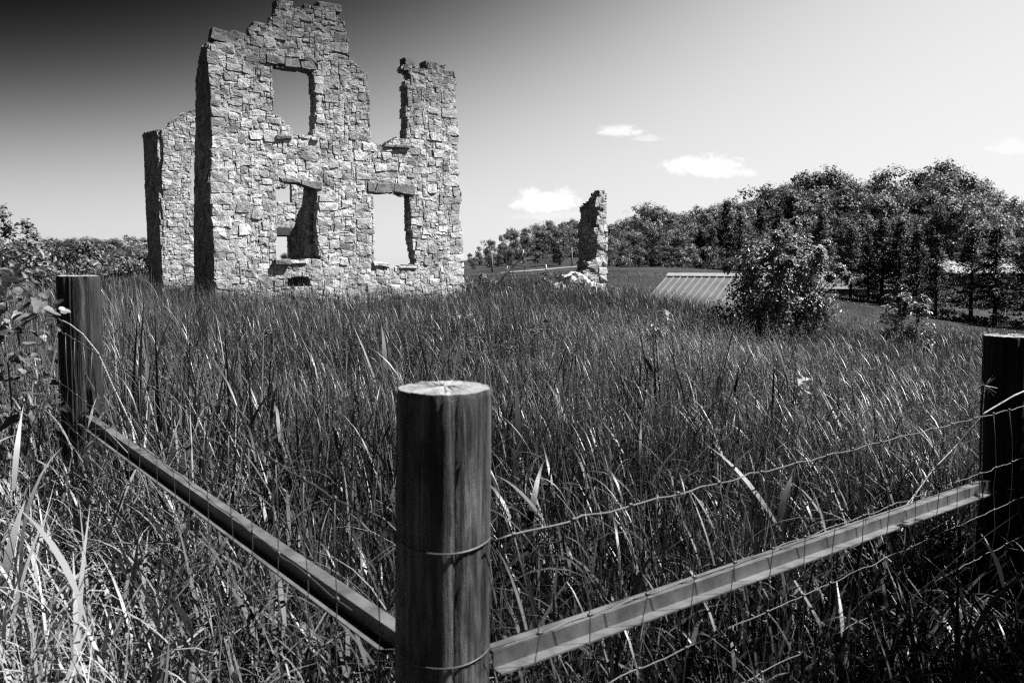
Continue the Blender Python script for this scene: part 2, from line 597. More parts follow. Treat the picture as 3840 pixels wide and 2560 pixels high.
def pack(mask, r, quoin=True, sizes=None):
    """random squared rubble: rectangles of cells that fill the mask"""
    nz, nu = mask.shape
    free = mask.copy()
    out = []

    def fits(i_, j_, w_, h_):
        return i_ >= 0 and j_ >= 0 and i_ + w_ <= nu and j_ + h_ <= nz and free[j_:j_ + h_, i_:i_ + w_].all()

    def put(i_, j_, w_, h_):
        free[j_:j_ + h_, i_:i_ + w_] = False
        out.append((i_, j_, w_, h_))
    if quoin:
        for side in (0, 1):
            jj, alt = 0, 0
            while jj < nz - 4:
                h_ = int(r.integers(5, 8))
                rows = mask[jj:min(jj + h_, nz)]
                if rows.shape[0] == h_ and rows.any(axis=1).all():
                    w_ = int(r.integers(9, 14)) if alt else int(r.integers(6, 9))
                    if side == 0:
                        i0 = int(max(np.argmax(row) for row in rows))
                    else:
                        i0 = int(min(nu - np.argmax(row[::-1]) for row in rows)) - w_
                    if fits(i0, jj, w_, h_):
                        put(i0, jj, w_, h_)
                    alt ^= 1
                jj += h_
    # scattered large stones
    for _ in range(int(mask.sum() / 45)):
        w_, h_ = int(r.integers(6, 12)), int(r.integers(4, 8))
        if w_ < h_:
            w_, h_ = h_, w_
        i_, j_ = int(r.integers(0, max(1, nu - w_))), int(r.integers(0, max(1, nz - h_)))
        if fits(i_, j_, w_, h_):
            put(i_, j_, w_, h_)
    hs = sizes or [1, 2, 2, 3, 3, 3, 4, 4, 5, 6]
    for j_ in range(nz):
        i_ = 0
        while i_ < nu:
            if not free[j_, i_]:
                i_ += 1
                continue
            h_ = int(r.choice(hs))
            w_ = max(1, int(round(h_ * r.uniform(0.8, 2.3))))
            while w_ > 1 and not fits(i_, j_, w_, 1):
                w_ -= 1
            while h_ > 1 and not fits(i_, j_, w_, h_):
                h_ -= 1
            put(i_, j_, w_, h_)
            i_ += w_
    return out


def stone_geo(pl, u0, z0, w_, h_, r, depth, warp_seed, proud=1.0, wbase=0.0, sgn=1.0):
    """one rough-faced stone, eight-sided, about 40 triangles"""
    gap = min(0.008, 0.08 * min(w_, h_)) * r.uniform(0.1, 0.9)
    cu = r.uniform(0.03, 0.2, 4) * min(w_, h_ * 1.5)
    cz = r.uniform(0.03, 0.2, 4) * min(h_, w_ * 1.5)
    a, b = u0 + gap, u0 + w_ - gap
    c, d = z0 + gap, z0 + h_ - gap
    pts = np.array([[a + cu[0], c], [b - cu[1], c], [b, c + cz[1]], [b, d - cz[2]], [b - cu[2], d], [a + cu[3], d], [a, d - cz[3]], [a, c + cz[0]]])
    jit = min(w_, h_)
    pts += r.normal(0, 0.06, pts.shape) * jit
    # bend the courses
    pu = (vnoise(pts[:, 0], pts[:, 1], warp_seed, 1.1) - .5) * 0.11 + (vnoise(pts[:, 0], pts[:, 1], warp_seed + 1, 3.3) - .5) * 0.05
    pz = (vnoise(pts[:, 0], pts[:, 1], warp_seed + 2, 0.9) - .5) * 0.12 + (vnoise(pts[:, 0], pts[:, 1], warp_seed + 3, 3.0) - .5) * 0.06
    pts = pts + np.stack([pu, pz], -1)
    cen = pts.mean(0)
    lift = wbase + r.uniform(-0.01, 0.013) * proud
    tilt = r.normal(0, 0.035, 2) * proud
    f = 0.91 + r.uniform(-0.07, 0.04)
    ring2 = cen + (pts - cen) * f + r.normal(0, 0.03, pts.shape) * jit
    w1 = lift - 0.004 - r.uniform(0, 0.01, 8) * proud
    w2 = lift + 0.004 + min(0.024, 0.06 * jit) * r.uniform(0.0, 1.0, 8) * proud + (ring2 - cen) @ tilt
    wc = lift + 0.006 + min(0.05, 0.10 * jit) * r.uniform(-0.2, 1.0) * proud
    cj = cen + r.normal(0, 0.08, 2) * jit
    V = np.concatenate([pl.world(pts[:, 0], pts[:, 1], sgn * (-depth) + 0 * w1),
                        pl.world(pts[:, 0], pts[:, 1], sgn * w1),
                        pl.world(ring2[:, 0], ring2[:, 1], sgn * w2),
                        pl.world(cj[:1], cj[1:], sgn * np.array([wc]))])
    k_ = np.arange(8)
    k2 = (k_ + 1) % 8
    Fq = np.concatenate([np.stack([k_, k2, 8 + k2, 8 + k_], -1), np.stack([8 + k_, 8 + k2, 16 + k2, 16 + k_], -1)])
    Ft = np.stack([16 + k_, 16 + k2, np.full(8, 24)], -1)
    if sgn < 0:
        Fq, Ft = Fq[:, ::-1], Ft[:, ::-1]
    return V, [Fq, Ft]


def build_wall(root, pl, outline, holes, thick, seed, keep=120, mat='stone', quoin=True, reserve=(), back=True, recess=(), sizes=None, rough=1.0, gone=0.0):
    """rubble wall as a mortar core with every larger stone an object of its own; small ones joined"""
    r = np.random.default_rng(seed)
    u_lo, u_hi = outline[:, 0].min() - .05, outline[:, 0].max() + .05
    z_lo, z_hi = outline[:, 1].min(), outline[:, 1].max() + .05
    nu, nz = int((u_hi - u_lo) / CELL) + 2, int((z_hi - z_lo) / CELL) + 2
    U, Zc = np.meshgrid(u_lo + (np.arange(nu) + .5) * CELL, z_lo + (np.arange(nz) + .5) * CELL)
    mask = inside(outline, U, Zc)
    for h_ in holes:
        mask &= ~inside(h_, U, Zc)
    core = mask.copy()
    for h_ in list(reserve) + list(recess):
        mask &= ~inside(h_, U, Zc)
    # ---- core, one cell in from every edge
    er = core.copy()
    er[1:-1, 1:-1] &= core[:-2, 1:-1] & core[2:, 1:-1] & core[1:-1, :-2] & core[1:-1, 2:]
    er[0], er[-1], er[:, 0], er[:, -1] = core[0], False, False, False
    for h_ in recess:
        er &= ~inside(h_, U, Zc)
    items = []
    pad = np.pad(er, 1)
    idx = {}
    Vl = []

    def vid(i_, j_, lay):
        key = (i_, j_, lay)
        if key not in idx:
            idx[key] = len(Vl)
            rr_ = np.random.default_rng(i_ * 7919 + j_ * 104729 + lay)
            du, dz, dw = rr_.uniform(-.014, .014, 3)
            w_ = (-0.012 + dw * .5 + 0.034 * float(vnoise(np.array([i_ * .35]), np.array([j_ * .35]), seed + 5)[0]) ** 1.5) if lay == 0 else -(thick - 0.03)
            Vl.append(pl.world(u_lo + i_ * CELL + du, z_lo + j_ * CELL + dz, w_))
        return idx[key]
    Fl = []
    for j_ in range(nz):
        for i_ in range(nu):
            if not er[j_, i_]:
                continue
            Fl.append((vid(i_, j_, 0), vid(i_ + 1, j_, 0), vid(i_ + 1, j_ + 1, 0), vid(i_, j_ + 1, 0)))
            Fl.append((vid(i_, j_, 1), vid(i_, j_ + 1, 1), vid(i_ + 1, j_ + 1, 1), vid(i_ + 1, j_, 1)))
            if not pad[j_ + 1, i_]:
                Fl.append((vid(i_, j_, 0), vid(i_, j_ + 1, 0), vid(i_, j_ + 1, 1), vid(i_, j_, 1)))
            if not pad[j_ + 1, i_ + 2]:
                Fl.append((vid(i_ + 1, j_, 0), vid(i_ + 1, j_, 1), vid(i_ + 1, j_ + 1, 1), vid(i_ + 1, j_ + 1, 0)))
            if not pad[j_ + 2, i_ + 1]:
                Fl.append((vid(i_, j_ + 1, 0), vid(i_ + 1, j_ + 1, 0), vid(i_ + 1, j_ + 1, 1), vid(i_, j_ + 1, 1)))
            if not pad[j_, i_ + 1]:
                Fl.append((vid(i_, j_, 0), vid(i_, j_, 1), vid(i_ + 1, j_, 1), vid(i_ + 1, j_, 0)))
    if Vl:
        part('mortar_core', np.array(Vl), [np.array(Fl)], M['mortar'], root, shade=np.full(len(Vl), .5))
    # ---- front stones
    st = pack(mask, r, quoin, sizes)
    st.sort(key=lambda t_: -t_[2] * t_[3])
    rest = []
    for c_, (i_, j_, w_, h_) in enumerate(st):
        if gone and r.random() < gone:
            continue
        V, F = stone_geo(pl, u_lo + i_ * CELL, z_lo + j_ * CELL, w_ * CELL, h_ * CELL, r, thick * 0.5, seed, (1.0 if min(w_, h_) > 1 else 0.7) * rough)
        sh = r.uniform(0, 1)
        if c_ < keep and w_ * h_ >= 4:
            part('stone', V, F, M[mat], root, shade=np.full(len(V), sh))
        else:
            rest.append((V, F, sh))
    # ---- back stones, only where they show at edges and reveals
    if back:
        bs = pack(mask, r, quoin, sizes)
        for (i_, j_, w_, h_) in bs:
            i0, i1, j0, j1 = max(i_ - 1, 0), min(i_ + w_ + 1, nu), max(j_ - 1, 0), min(j_ + h_ + 1, nz)
            if core[j0:j1, i0:i1].all():
                continue
            V, F = stone_geo(pl, u_lo + i_ * CELL, z_lo + j_ * CELL, w_ * CELL, h_ * CELL, r, thick * 0.5, seed + 11, 1.0, -thick * 0.5 + 0.005)
            # moved behind: the same stone laid from the middle of the wall to its back
            V = V - np.concatenate([pl.n * (thick * 0.0), [0]])
            rest.append((V, F, r.uniform(0, 1)))
    if rest:
        V, F = merge([(v, f) for v, f, _ in rest])
        sh = np.concatenate([np.full(len(v), s_) for v, f, s_ in rest])
        o_ = part('small_stones', V, F, M[mat], root, shade=sh)
        o_['kind'] = 'stuff'
    return st


def slab(root, name, pl, poly_uz, w0, w1, mat, seed=0, shade=.5, rough=0.012):
    """a prism over a polygon of the wall plane, from depth w0 to w1 with uneven faces"""
    r = np.random.default_rng(seed)
    p = []
    poly_uz = np.asarray(poly_uz)
    for a in range(len(poly_uz)):
        A, B = poly_uz[a], poly_uz[(a + 1) % len(poly_uz)]
        m_ = max(1, int(np.linalg.norm(B - A) / 0.22))
        for t_ in range(m_):
            p.append(A + (B - A) * t_ / m_)
    p = np.array(p) + r.normal(0, rough * .6, (len(p), 2))
    n_ = len(p)
    c = p.mean(0)
    p2 = c + (p - c) * (1 - 0.03 / max(0.05, np.ptp(p[:, 1]) * .5) * np.array([0.3, 1.0]))
    V = np.concatenate([pl.world(p[:, 0], p[:, 1], w0), pl.world(p[:, 0], p[:, 1], w1 - .012 + r.normal(0, rough * .4, n_)),
                        pl.world(p2[:, 0], p2[:, 1], w1 + r.normal(0, rough * .5, n_))])
    k_ = np.arange(n_)
    k2 = (k_ + 1) % n_
    Fq = np.concatenate([np.stack([k_, k2, n_ + k2, n_ + k_], -1), np.stack([n_ + k_, n_ + k2, 2 * n_ + k2, 2 * n_ + k_], -1)])
    Fn = [np.arange(2 * n_, 3 * n_)[None], np.arange(n_)[::-1][None]]
    return part(name, V, [Fq] + Fn, M[mat], root, shade=np.full(len(V), shade))


TH = R(33)
fw = Plane(-7.5, 20.0, TH)
base = fw.world(3.4, gz(-4.6, 21.9))
front = empty('ruined_stone_house', tuple(base), 'tall roofless rubble stone house wall with two rows of empty window openings', 'stone ruin')
out_px = [(778, 166), (794, 166), (810, 153), (873, 153), (905, 143), (937, 140), (932, 105), (1003, 102), (1009, 89), (1014, 74), (1032, 56), (1032, 38),
          (1044, 31), (1044, 10), (1077, 5), (1103, 28), (1139, 28), (1144, 12), (1210, 22), (1256, 38), (1264, 61), (1294, 87), (1284, 102), (1297, 130),
          (1301, 175), (1308, 196), (1308, 211), (1325, 219), (1328, 239), (1344, 249), (1345, 265), (1363, 272), (1381, 277), (1384, 300), (1381, 323), (1390, 349),
          (1389, 380), (1390, 405), (1389, 431), (1391, 482), (1387, 525), (1417, 533), (1422, 543), (1437, 545), (1455, 530), (1483, 514), (1519, 520), (1524, 469),
          (1521, 418), (1524, 354), (1519, 311), (1540, 303), (1534, 272), (1510, 262), (1511, 247), (1555, 248), (1567, 257), (1600, 260), (1603, 237), (1634, 238),
          (1669, 249), (1662, 269), (1702, 275), (1710, 293), (1713, 336), (1715, 405), (1719, 548), (1723, 640), (1720, 687), (1727, 707), (1727, 743), (1723, 801),
          (1732, 860), (1733, 933), (1736, 1021), (1739, 1160), (806, 1160), (801, 1053), (795, 780), (792, 686), (788, 571), (784, 456), (782, 332), (776, 219)]
h_ul = [(1019, 247), (1083, 255), (1134, 260), (1167, 265), (1172, 281), (1174, 319), (1180, 383), (1171, 508), (1124, 506), (1102, 503), (1100, 486), (1077, 470),
        (1053, 437), (1022, 425), (1024, 398), (1023, 352), (1019, 293)]
h_ll = [(1035, 707), (1079, 699), (1085, 685), (1126, 691), (1185, 712), (1186, 716), (1189, 804), (1192, 904), (1196, 951), (1208, 974), (1120, 976), (1042, 972), (1039, 904), (1039, 804)]
h_lr = [(1402, 725), (1470, 726), (1537, 731), (1538, 816), (1541, 889), (1549, 936), (1559, 988), (1497, 997), (1459, 998), (1459, 986), (1409, 977), (1407, 933), (1405, 845), (1402, 781)]
lin_l = [[(1046, 664), (1126, 672), (1126, 691), (1085, 685), (1056, 684)], [(1128, 672), (1208, 684), (1207, 711), (1186, 713), (1128, 692)]]
lin_r = [[(1378, 684), (1411, 684), (1401, 724), (1379, 722)], [(1413, 684), (1477, 687), (1475, 722), (1460, 728), (1403, 725)], [(1479, 688), (1556, 694), (1556, 731), (1520, 730), (1477, 721)]]
lin_u = [[(998, 203), (1034, 208), (1066, 216), (1068, 244), (1030, 243), (998, 237)], [(1069, 216), (1125, 220), (1126, 258), (1069, 251)], [(1128, 221), (1176, 222), (1187, 240), (1187, 262), (1160, 264), (1128, 259)]]
res = [fw.poly(p) for p in lin_l + lin_r + lin_u]
hole_base = [(1066, 1045), (1130, 1036), (1167, 1042), (1167, 1072), (1066, 1072)]
build_wall(front, fw, fw.poly(out_px), [fw.poly(h) for h in (h_ul, h_ll, h_lr)], 0.5, 21, 250, reserve=res, recess=[fw.poly(hole_base)])
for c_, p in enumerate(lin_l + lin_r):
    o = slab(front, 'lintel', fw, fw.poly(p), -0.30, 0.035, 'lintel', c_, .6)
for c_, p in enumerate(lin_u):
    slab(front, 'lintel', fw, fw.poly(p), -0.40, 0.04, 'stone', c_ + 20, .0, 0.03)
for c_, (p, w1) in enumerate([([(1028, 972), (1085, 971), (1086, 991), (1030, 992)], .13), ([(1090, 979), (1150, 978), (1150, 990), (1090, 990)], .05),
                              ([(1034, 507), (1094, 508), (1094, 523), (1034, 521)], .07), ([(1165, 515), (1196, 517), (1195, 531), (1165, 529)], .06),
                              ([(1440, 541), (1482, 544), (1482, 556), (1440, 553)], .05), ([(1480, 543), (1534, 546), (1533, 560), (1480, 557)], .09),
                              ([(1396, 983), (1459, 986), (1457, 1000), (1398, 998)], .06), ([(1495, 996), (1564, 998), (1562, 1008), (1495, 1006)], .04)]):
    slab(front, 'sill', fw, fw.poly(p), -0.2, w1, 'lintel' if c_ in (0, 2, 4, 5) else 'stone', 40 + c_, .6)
# loose stones left standing on the wall head
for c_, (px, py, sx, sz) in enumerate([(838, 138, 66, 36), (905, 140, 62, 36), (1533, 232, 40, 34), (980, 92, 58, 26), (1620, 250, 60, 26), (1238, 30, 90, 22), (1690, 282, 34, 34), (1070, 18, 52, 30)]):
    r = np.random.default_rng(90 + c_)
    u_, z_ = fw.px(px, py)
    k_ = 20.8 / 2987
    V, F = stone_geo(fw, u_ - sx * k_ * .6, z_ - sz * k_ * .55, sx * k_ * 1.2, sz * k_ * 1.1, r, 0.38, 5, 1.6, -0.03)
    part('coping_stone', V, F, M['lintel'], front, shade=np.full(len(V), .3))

# side wall stump behind the front corner: its outer face is turned from the sun
sw = Plane(-7.5 + 0.08 * math.cos(TH), 20.0 + 0.08 * math.sin(TH), TH - R(90))
o_side = [(774, 168), (755, 181), (746, 217), (733, 306), (733, 398), (733, 507), (731, 597), (728, 712), (727, 780), (728, 1150), (801, 1150), (795, 780), (788, 571), (782, 332), (776, 219)]
pl_side = sw.poly(o_side)
pl_side[:, 0] = np.minimum(pl_side[:, 0], -0.05)
side = empty('side_wall', (0, 0, 0))
side.parent = front
side.location = (-2.2, -1.0, 0)
build_wall(side, sw, pl_side, [], 0.45, 31, 40, quoin=False, sizes=[2, 3, 3, 4, 4, 5, 6])
# inner cross wall stump seen through the lower window
iw_o = fw.world(2.62, 0.0, -0.5)
iw = Plane(iw_o[0], iw_o[1], TH - R(90))
o_in = [(1200, 700), (1141, 700), (1133, 757), (1123, 787), (1113, 822), (1105, 845), (1082, 889), (1083, 975), (1078, 1120), (1215, 1120)]
pl_in = iw.poly(o_in)
pl_in[:, 0] = np.minimum(pl_in[:, 0], 0.0)
inner = empty('cross_wall', (0, 0, 0))
inner.parent = front
inner.location = (-1.0, 0.8, 0)
build_wall(inner, iw, pl_in, [], 0.4, 33, 10, quoin=False, back=False)

# rear wall
rc = np.array([-7.5, 20.0]) + 7.4 * np.array([-math.sin(TH), math.cos(TH)])
rw = Plane(rc[0], rc[1], TH)
rear = empty('ruined_house_remnant', (float(rc[0]) + 2, float(rc[1]) + 1.3, gz(rc[0] + 2, rc[1] + 1.3)), 'lower broken rubble stone wall standing behind the tall front wall', 'stone ruin')
o_rear = [(602, 484), (625, 474), (635, 456), (658, 446), (684, 428), (709, 421), (731, 416), (760, 420), (820, 450), (900, 500), (980, 545), (1100, 560), (1180, 600), (1230, 680),
          (1260, 800), (1280, 1150), (612, 1150), (610, 942), (610, 780), (608, 635), (605, 533)]
hr = [[(718, 570), (800, 575), (800, 750), (720, 745)], [(985, 640), (1097, 645), (1097, 757), (985, 757)], [(985, 886), (1085, 886), (1086, 1010), (985, 1010)]]
tl = [(1030, 850), (1108, 852), (1108, 886), (985, 886), (985, 850)]
build_wall(rear, rw, rw.poly(o_rear), [rw.poly(h) for h in hr], 0.45, 41, 200, reserve=[rw.poly(tl)], quoin=False, sizes=[1, 1, 2, 2, 2, 3, 3, 4])
slab(rear, 'lintel', rw, rw.poly(tl), -0.4, 0.02, 'black_lintel', 3)  # near-black slab above the lower rear opening
rs = Plane(rc[0], rc[1], TH - R(90))
o_rs = [(604, 500), (584, 490), (559, 492), (532, 507), (538, 538), (542, 635), (547, 780), (558, 1000), (563, 1150), (612, 1150), (610, 780), (608, 635), (605, 533)]
p_rs = rs.poly(o_rs)
p_rs[:, 0] = np.minimum(p_rs[:, 0], -0.04)
rside = empty('return_wall', (0, 0, 0))
rside.parent = rear
rside.location = (-2.4, -1.0, 0)
build_wall(rside, rs, p_rs, [], 0.45, 43, 50, quoin=False, sizes=[2, 3, 3, 4, 4, 5, 6])

# lone corner pier
c0 = P(2236, 1000, 27.0)
tw = Plane(c0.x, c0.y, TH)
pier = empty('ruined_stone_pier', (c0.x, c0.y, gz(c0.x, c0.y)), 'lone broken corner pier of stacked limestone blocks in the grass', 'stone pier')
o_t = [(2244, 714), (2269, 715), (2272, 803), (2275, 868), (2277, 975), (2279, 1052), (2280, 1110), (2180, 1110), (2186, 1040), (2186, 1014), (2204, 1010), (2204, 978), (2234, 972), (2234, 880),
       (2226, 868), (2226, 856), (2246, 850), (2248, 812), (2240, 803), (2240, 797), (2248, 790), (2246, 780), (2231, 778), (2231, 736), (2242, 735)]
build_wall(pier, tw, tw.poly(o_t), [], 0.45, 55, 90, mat='pierstone', sizes=[3, 4, 5, 6, 7, 8], rough=1.8)
ts = Plane(c0.x + .06 * math.cos(TH), c0.y + .06 * math.sin(TH), TH - R(90))
o_ts = [(2242, 715), (2217, 726), (2218, 750), (2200, 756), (2186, 763), (2170, 774), (2171, 790), (2178, 795), (2173, 825), (2166, 841), (2166, 921), (2166, 1002), (2162, 1015), (2158, 1110), (2240, 1110), (2240, 800)]
p_ts = ts.poly(o_ts)
p_ts[:, 0] = np.minimum(p_ts[:, 0], -0.03)
build_wall(pier, ts, p_ts, [], 0.45, 57, 60, mat='pierstone', quoin=False, sizes=[2, 2, 3, 3, 4, 5], rough=5.0, gone=.18)

# fallen blocks at the pier's foot
for c_, (px, py, D, sx, sy, sz) in enumerate([(2150, 1035, 26.4, .9, .6, .4), (2095, 1085, 25.5, .5, .4, .3), (2205, 1060, 26.0, .6, .5, .35)]):
    r = np.random.default_rng(300 + c_)
    p = P(px, py, D)
    th = np.linspace(0, 2 * math.pi, 10, endpoint=False)
    rings = []
    for zf, k_ in ((-.5, .9), (-.1, 1.0), (.3, .85), (.5, .45)):
        rings.append(np.stack([np.cos(th) * sx * .5 * k_, np.sin(th) * sy * .5 * k_, np.full(10, zf * sz)], -1) + r.normal(0, .045, (10, 3)))
    V = np.concatenate(rings)
    k_ = np.arange(10)
    F = np.concatenate([np.stack([l * 10 + k_, l * 10 + (k_ + 1) % 10, l * 10 + 10 + (k_ + 1) % 10, l * 10 + 10 + k_], -1) for l in range(3)])
    zb = gz(p.x, p.y) + sz * .42
    me = np_mesh('fallen_stone', V, [F, np.arange(30, 40)[None], np.arange(10)[::-1][None]], M['pierstone'], shade=np.full(40, .8))
    o = add('fallen_stone', me, None, (p.x, p.y, max(zb, p.z - sz * .3)))
    tag(o, ['pale fallen limestone block leaning at the foot of the stone pier', 'small pale stone half buried in grass before the stone pier', 'rough limestone lump lying against the base of the stone pier'][c_], 'stone')


# ------------------------------------------------------------------ corner fence: posts, brace rails, woven wire
fence = empty('wire_fence', (-0.128, 1.51, gz(-0.13, 1.51)), 'corner of a woven wire fence with three round wooden posts and steel brace rails', 'fence')


def post(px, py, D, rad, seed, lean, shade, label=None):
    r = np.random.default_rng(seed)
    top = P(px, py, D)
    n_, m_ = 72, 30
    zb = gz(top.x, top.y) - 0.35
    a = np.arange(n_) / n_ * 2 * math.pi
    prof = 1 + 0.02 * np.sin(2 * a + r.uniform(0, 6)) + 0.012 * np.sin(3 * a + r.uniform(0, 6))
    # drying checks: narrow grooves that run down the shaft
    V = []
    zs = np.linspace(zb, top.z - 0.012, m_)
    checks = [(int(r.integers(0, n_)), r.uniform(.15, 1.0), r.uniform(.004, .013)) for _ in range(16)]
    for z in zs:
        f = (z - zb) / (top.z - zb)
        rad_z = rad * prof * (1 + 0.05 * (1 - f)) + r.normal(0, .0006, n_)
        for (c_, l_, d_) in checks:
            if f > 1 - l_:
                rad_z[c_] -= d_
        cx = top.x + lean[0] * (top.z - z)
        cy = top.y + lean[1] * (top.z - z)
        V.append(np.stack([cx + np.cos(a) * rad_z, cy + np.sin(a) * rad_z, np.full(n_, z)], -1))
    rim = np.stack([top.x + np.cos(a) * rad * prof * .965, top.y + np.sin(a) * rad * prof * .965, np.full(n_, top.z) + r.normal(0, .0008, n_)], -1)
    V.append(rim)
    V = np.concatenate(V)
    i = np.arange(m_)[:, None] * n_
    j = np.arange(n_)[None]
    F = np.stack([i + j, i + (j + 1) % n_, i + n_ + (j + 1) % n_, i + n_ + j], -1).reshape(-1, 4)
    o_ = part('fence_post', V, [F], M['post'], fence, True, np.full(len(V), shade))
    # sawn end as a shallow uneven disc
    ring = [rim]
    for k_ in (.75, .45, .2):
        ring.append(np.stack([top.x + np.cos(a) * rad * k_, top.y + np.sin(a) * rad * k_, top.z + 0.002 + r.normal(0, .0016, n_)], -1))
    Vc = np.concatenate(ring + [np.array([[top.x, top.y, top.z + .003]])])
    i = np.arange(3)[:, None] * n_
    F = np.stack([i + j, i + (j + 1) % n_, i + n_ + (j + 1) % n_, i + n_ + j], -1).reshape(-1, 4)
    Ft = np.stack([3 * n_ + np.arange(n_), 3 * n_ + (np.arange(n_) + 1) % n_, np.full(n_, 4 * n_)], -1)
    part('sawn_end', Vc, [F, Ft], M['posttop'], o_)
    return top


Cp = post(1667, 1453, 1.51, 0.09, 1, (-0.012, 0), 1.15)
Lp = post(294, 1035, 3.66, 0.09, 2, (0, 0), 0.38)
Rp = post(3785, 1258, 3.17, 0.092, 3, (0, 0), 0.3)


def channel(A, B, towards, h=0.039, fl=0.033, t=0.004, name='brace_rail', bend=0.0):
    """steel Z section from A to B: lower flange to 'towards', upper one away"""
    A, B = np.array(A, float), np.array(B, float)
    d = (B - A) / np.linalg.norm(B - A)
    up = np.array([0, 0, 1.0])
    up = up - d * (up @ d)
    up /= np.linalg.norm(up)
    f = np.cross(up, d)
    if f @ np.array(towards) < 0:
        f = -f
    pr = [(0, 0), (fl, 0), (fl, t), (t, t), (t, h), (t - fl, h), (t - fl, h - t), (0, h - t)]
    m_ = 14
    V = []
    for s_ in np.linspace(0, 1, m_):
        c = A + (B - A) * s_ + up * bend * math.sin(s_ * math.pi)
        for (x_, y_) in pr:
            V.append(c + f * x_ + up * (y_ - h * .5))
    V = np.array(V)
    n_ = 8
    i = np.arange(m_ - 1)[:, None] * n_
    j = np.arange(n_)[None]
    F = np.stack([i + j, i + (j + 1) % n_, i + n_ + (j + 1) % n_, i + n_ + j], -1).reshape(-1, 4)
    caps = []
    for e in (0, (m_ - 1) * n_):
        caps += [[e + 0, e + 1, e + 2, e + 3], [e + 0, e + 3, e + 4, e + 7], [e + 7, e + 4, e + 5, e + 6]]
    return part(name, V, [F, np.array(caps)], M['steel'], fence)


lr = channel(P(1490, 2402, 1.60), P(318, 1571, 3.60), (-.6, -.75, 0))
rrl = channel(P(1846, 2474, 1.60), P(3712, 1820, 3.07), (.6, -.75, 0))

# woven wire: four visible line wires run past the left post, round the corner post and past the right one
WZ = [(0, 0, 0), (.235, .212, .2), (.40, .375, .353), (.55, .53, .506), (.70, .68, .66), (.86, .84, .82)]
dL_ = Vector((Lp.x - Cp.x, Lp.y - Cp.y, 0)).normalized()
dR_ = Vector((Rp.x - Cp.x, Rp.y - Cp.y, 0)).normalized()
topL = Vector((Lp.x - dL_.y * .102, Lp.y + dL_.x * .102, Q(165, 752, 3.6).z))
topC_l = Q(908, 1228, 1.47)
topC_r = Q(1134, 1240, 1.47)
topR = Vector((Rp.x + dR_.y * .104, Rp.y - dR_.x * .104, Q(2300, 924, 3.1).z))
dirL, dirR = dL_, dR_
farL = topL + dirL * 3.0
farL.z = topL.z + 0.1
farR = topR + dirR * 2.5
farR.z = topR.z + 0.02


def wire_path(k_):
    a, b, c = WZ[k_]
    r = np.random.default_rng(500 + k_)
    pts = []

    def seg(A, B, n_, amp):
        for t_ in np.linspace(0, 1, n_, endpoint=False):
            p = A.lerp(B, t_)
            p = p + Vector((0, 0, amp * math.sin(t_ * n_ * 1.25 + k_)))
            pts.append(p + Vector(r.normal(0, .0012, 3)))
    off = Vector((0, 0, 1))
    seg(farL - off * a, topL - off * a, 46, .002)
    seg(topL - off * a, topC_l - off * b, 70, .0022)
    # round the camera side of the corner post
    rad = 0.0955
    a0 = math.atan2(topC_l.y - Cp.y, topC_l.x - Cp.x)
    a0, a1 = R(195), R(345)
    for t_ in np.linspace(0, 1, 16):
        an = a0 + (a1 - a0) * t_
        z_ = topC_l.z - b + (topC_r.z - topC_l.z) * t_ - .012 * math.sin(t_ * math.pi)
        lean = -0.012 * (Cp.z - z_)
        pts.append(Vector((Cp.x + lean + rad * math.cos(an), Cp.y + rad * math.sin(an), z_)))
    seg(topC_r - off * b, topR - off * c, 70, .0022)
    seg(topR - off * c, farR - off * c, 40, .003)
    return pts


for k_ in range(len(WZ)):
    V, F = tube([tuple(p) for p in wire_path(k_)], 0.0019 if k_ == 0 else 0.0014, 6)
    part('line_wire', V, F, M['wire'], fence, True)


def stays(A0, B0, za, zb, spacing, slant, seed):
    r = np.random.default_rng(seed)
    Ln = (B0 - A0).length
    d = (B0 - A0) / Ln
    n_ = int(Ln / spacing)
    for q_ in range(n_ + 1):
        t_ = (q_ + 0.35 + r.uniform(-.08, .08)) * spacing / Ln
        if t_ > 1:
            continue
        pts = []
        knots = []
        for k_ in range(len(WZ)):
            drop = za[k_] + (zb[k_] - za[k_]) * t_
            p = A0.lerp(B0, t_) - Vector((0, 0, drop)) + d * (slant * (drop if k_ < 2 else zb[1] - (drop - zb[1]) * .35) + r.normal(0, .006))
            knots.append(p)
            if k_:
                m_ = (pts[-1] + p) * .5 + Vector(r.normal(0, .004, 3))
                pts.append(m_)
            pts.append(p)
        items = [tube([tuple(p) for p in pts], 0.0012, 5)]
        for p in knots:     # wrapped knots on the line wires
            items.append(tube([tuple(p - d * .006 + Vector((0, 0, .002))), tuple(p + Vector((0, 0, .003))), tuple(p + d * .006)], .0034, 5))
        V, F = merge(items)
        part('stay_wire', V, F, M['wire'], fence, True)


stays(topL, topC_l, [w_[0] for w_ in WZ], [w_[1] for w_ in WZ], 0.15, 0.05, 61)
stays(topC_r, topR, [w_[1] for w_ in WZ], [w_[2] for w_ in WZ], 0.155, 0.28, 62)
stays(farL, topL, [w_[0] for w_ in WZ], [w_[0] for w_ in WZ], 0.16, 0.02, 63)
stays(topR, farR, [w_[2] for w_ in WZ], [w_[2] for w_ in WZ], 0.16, 0.1, 64)


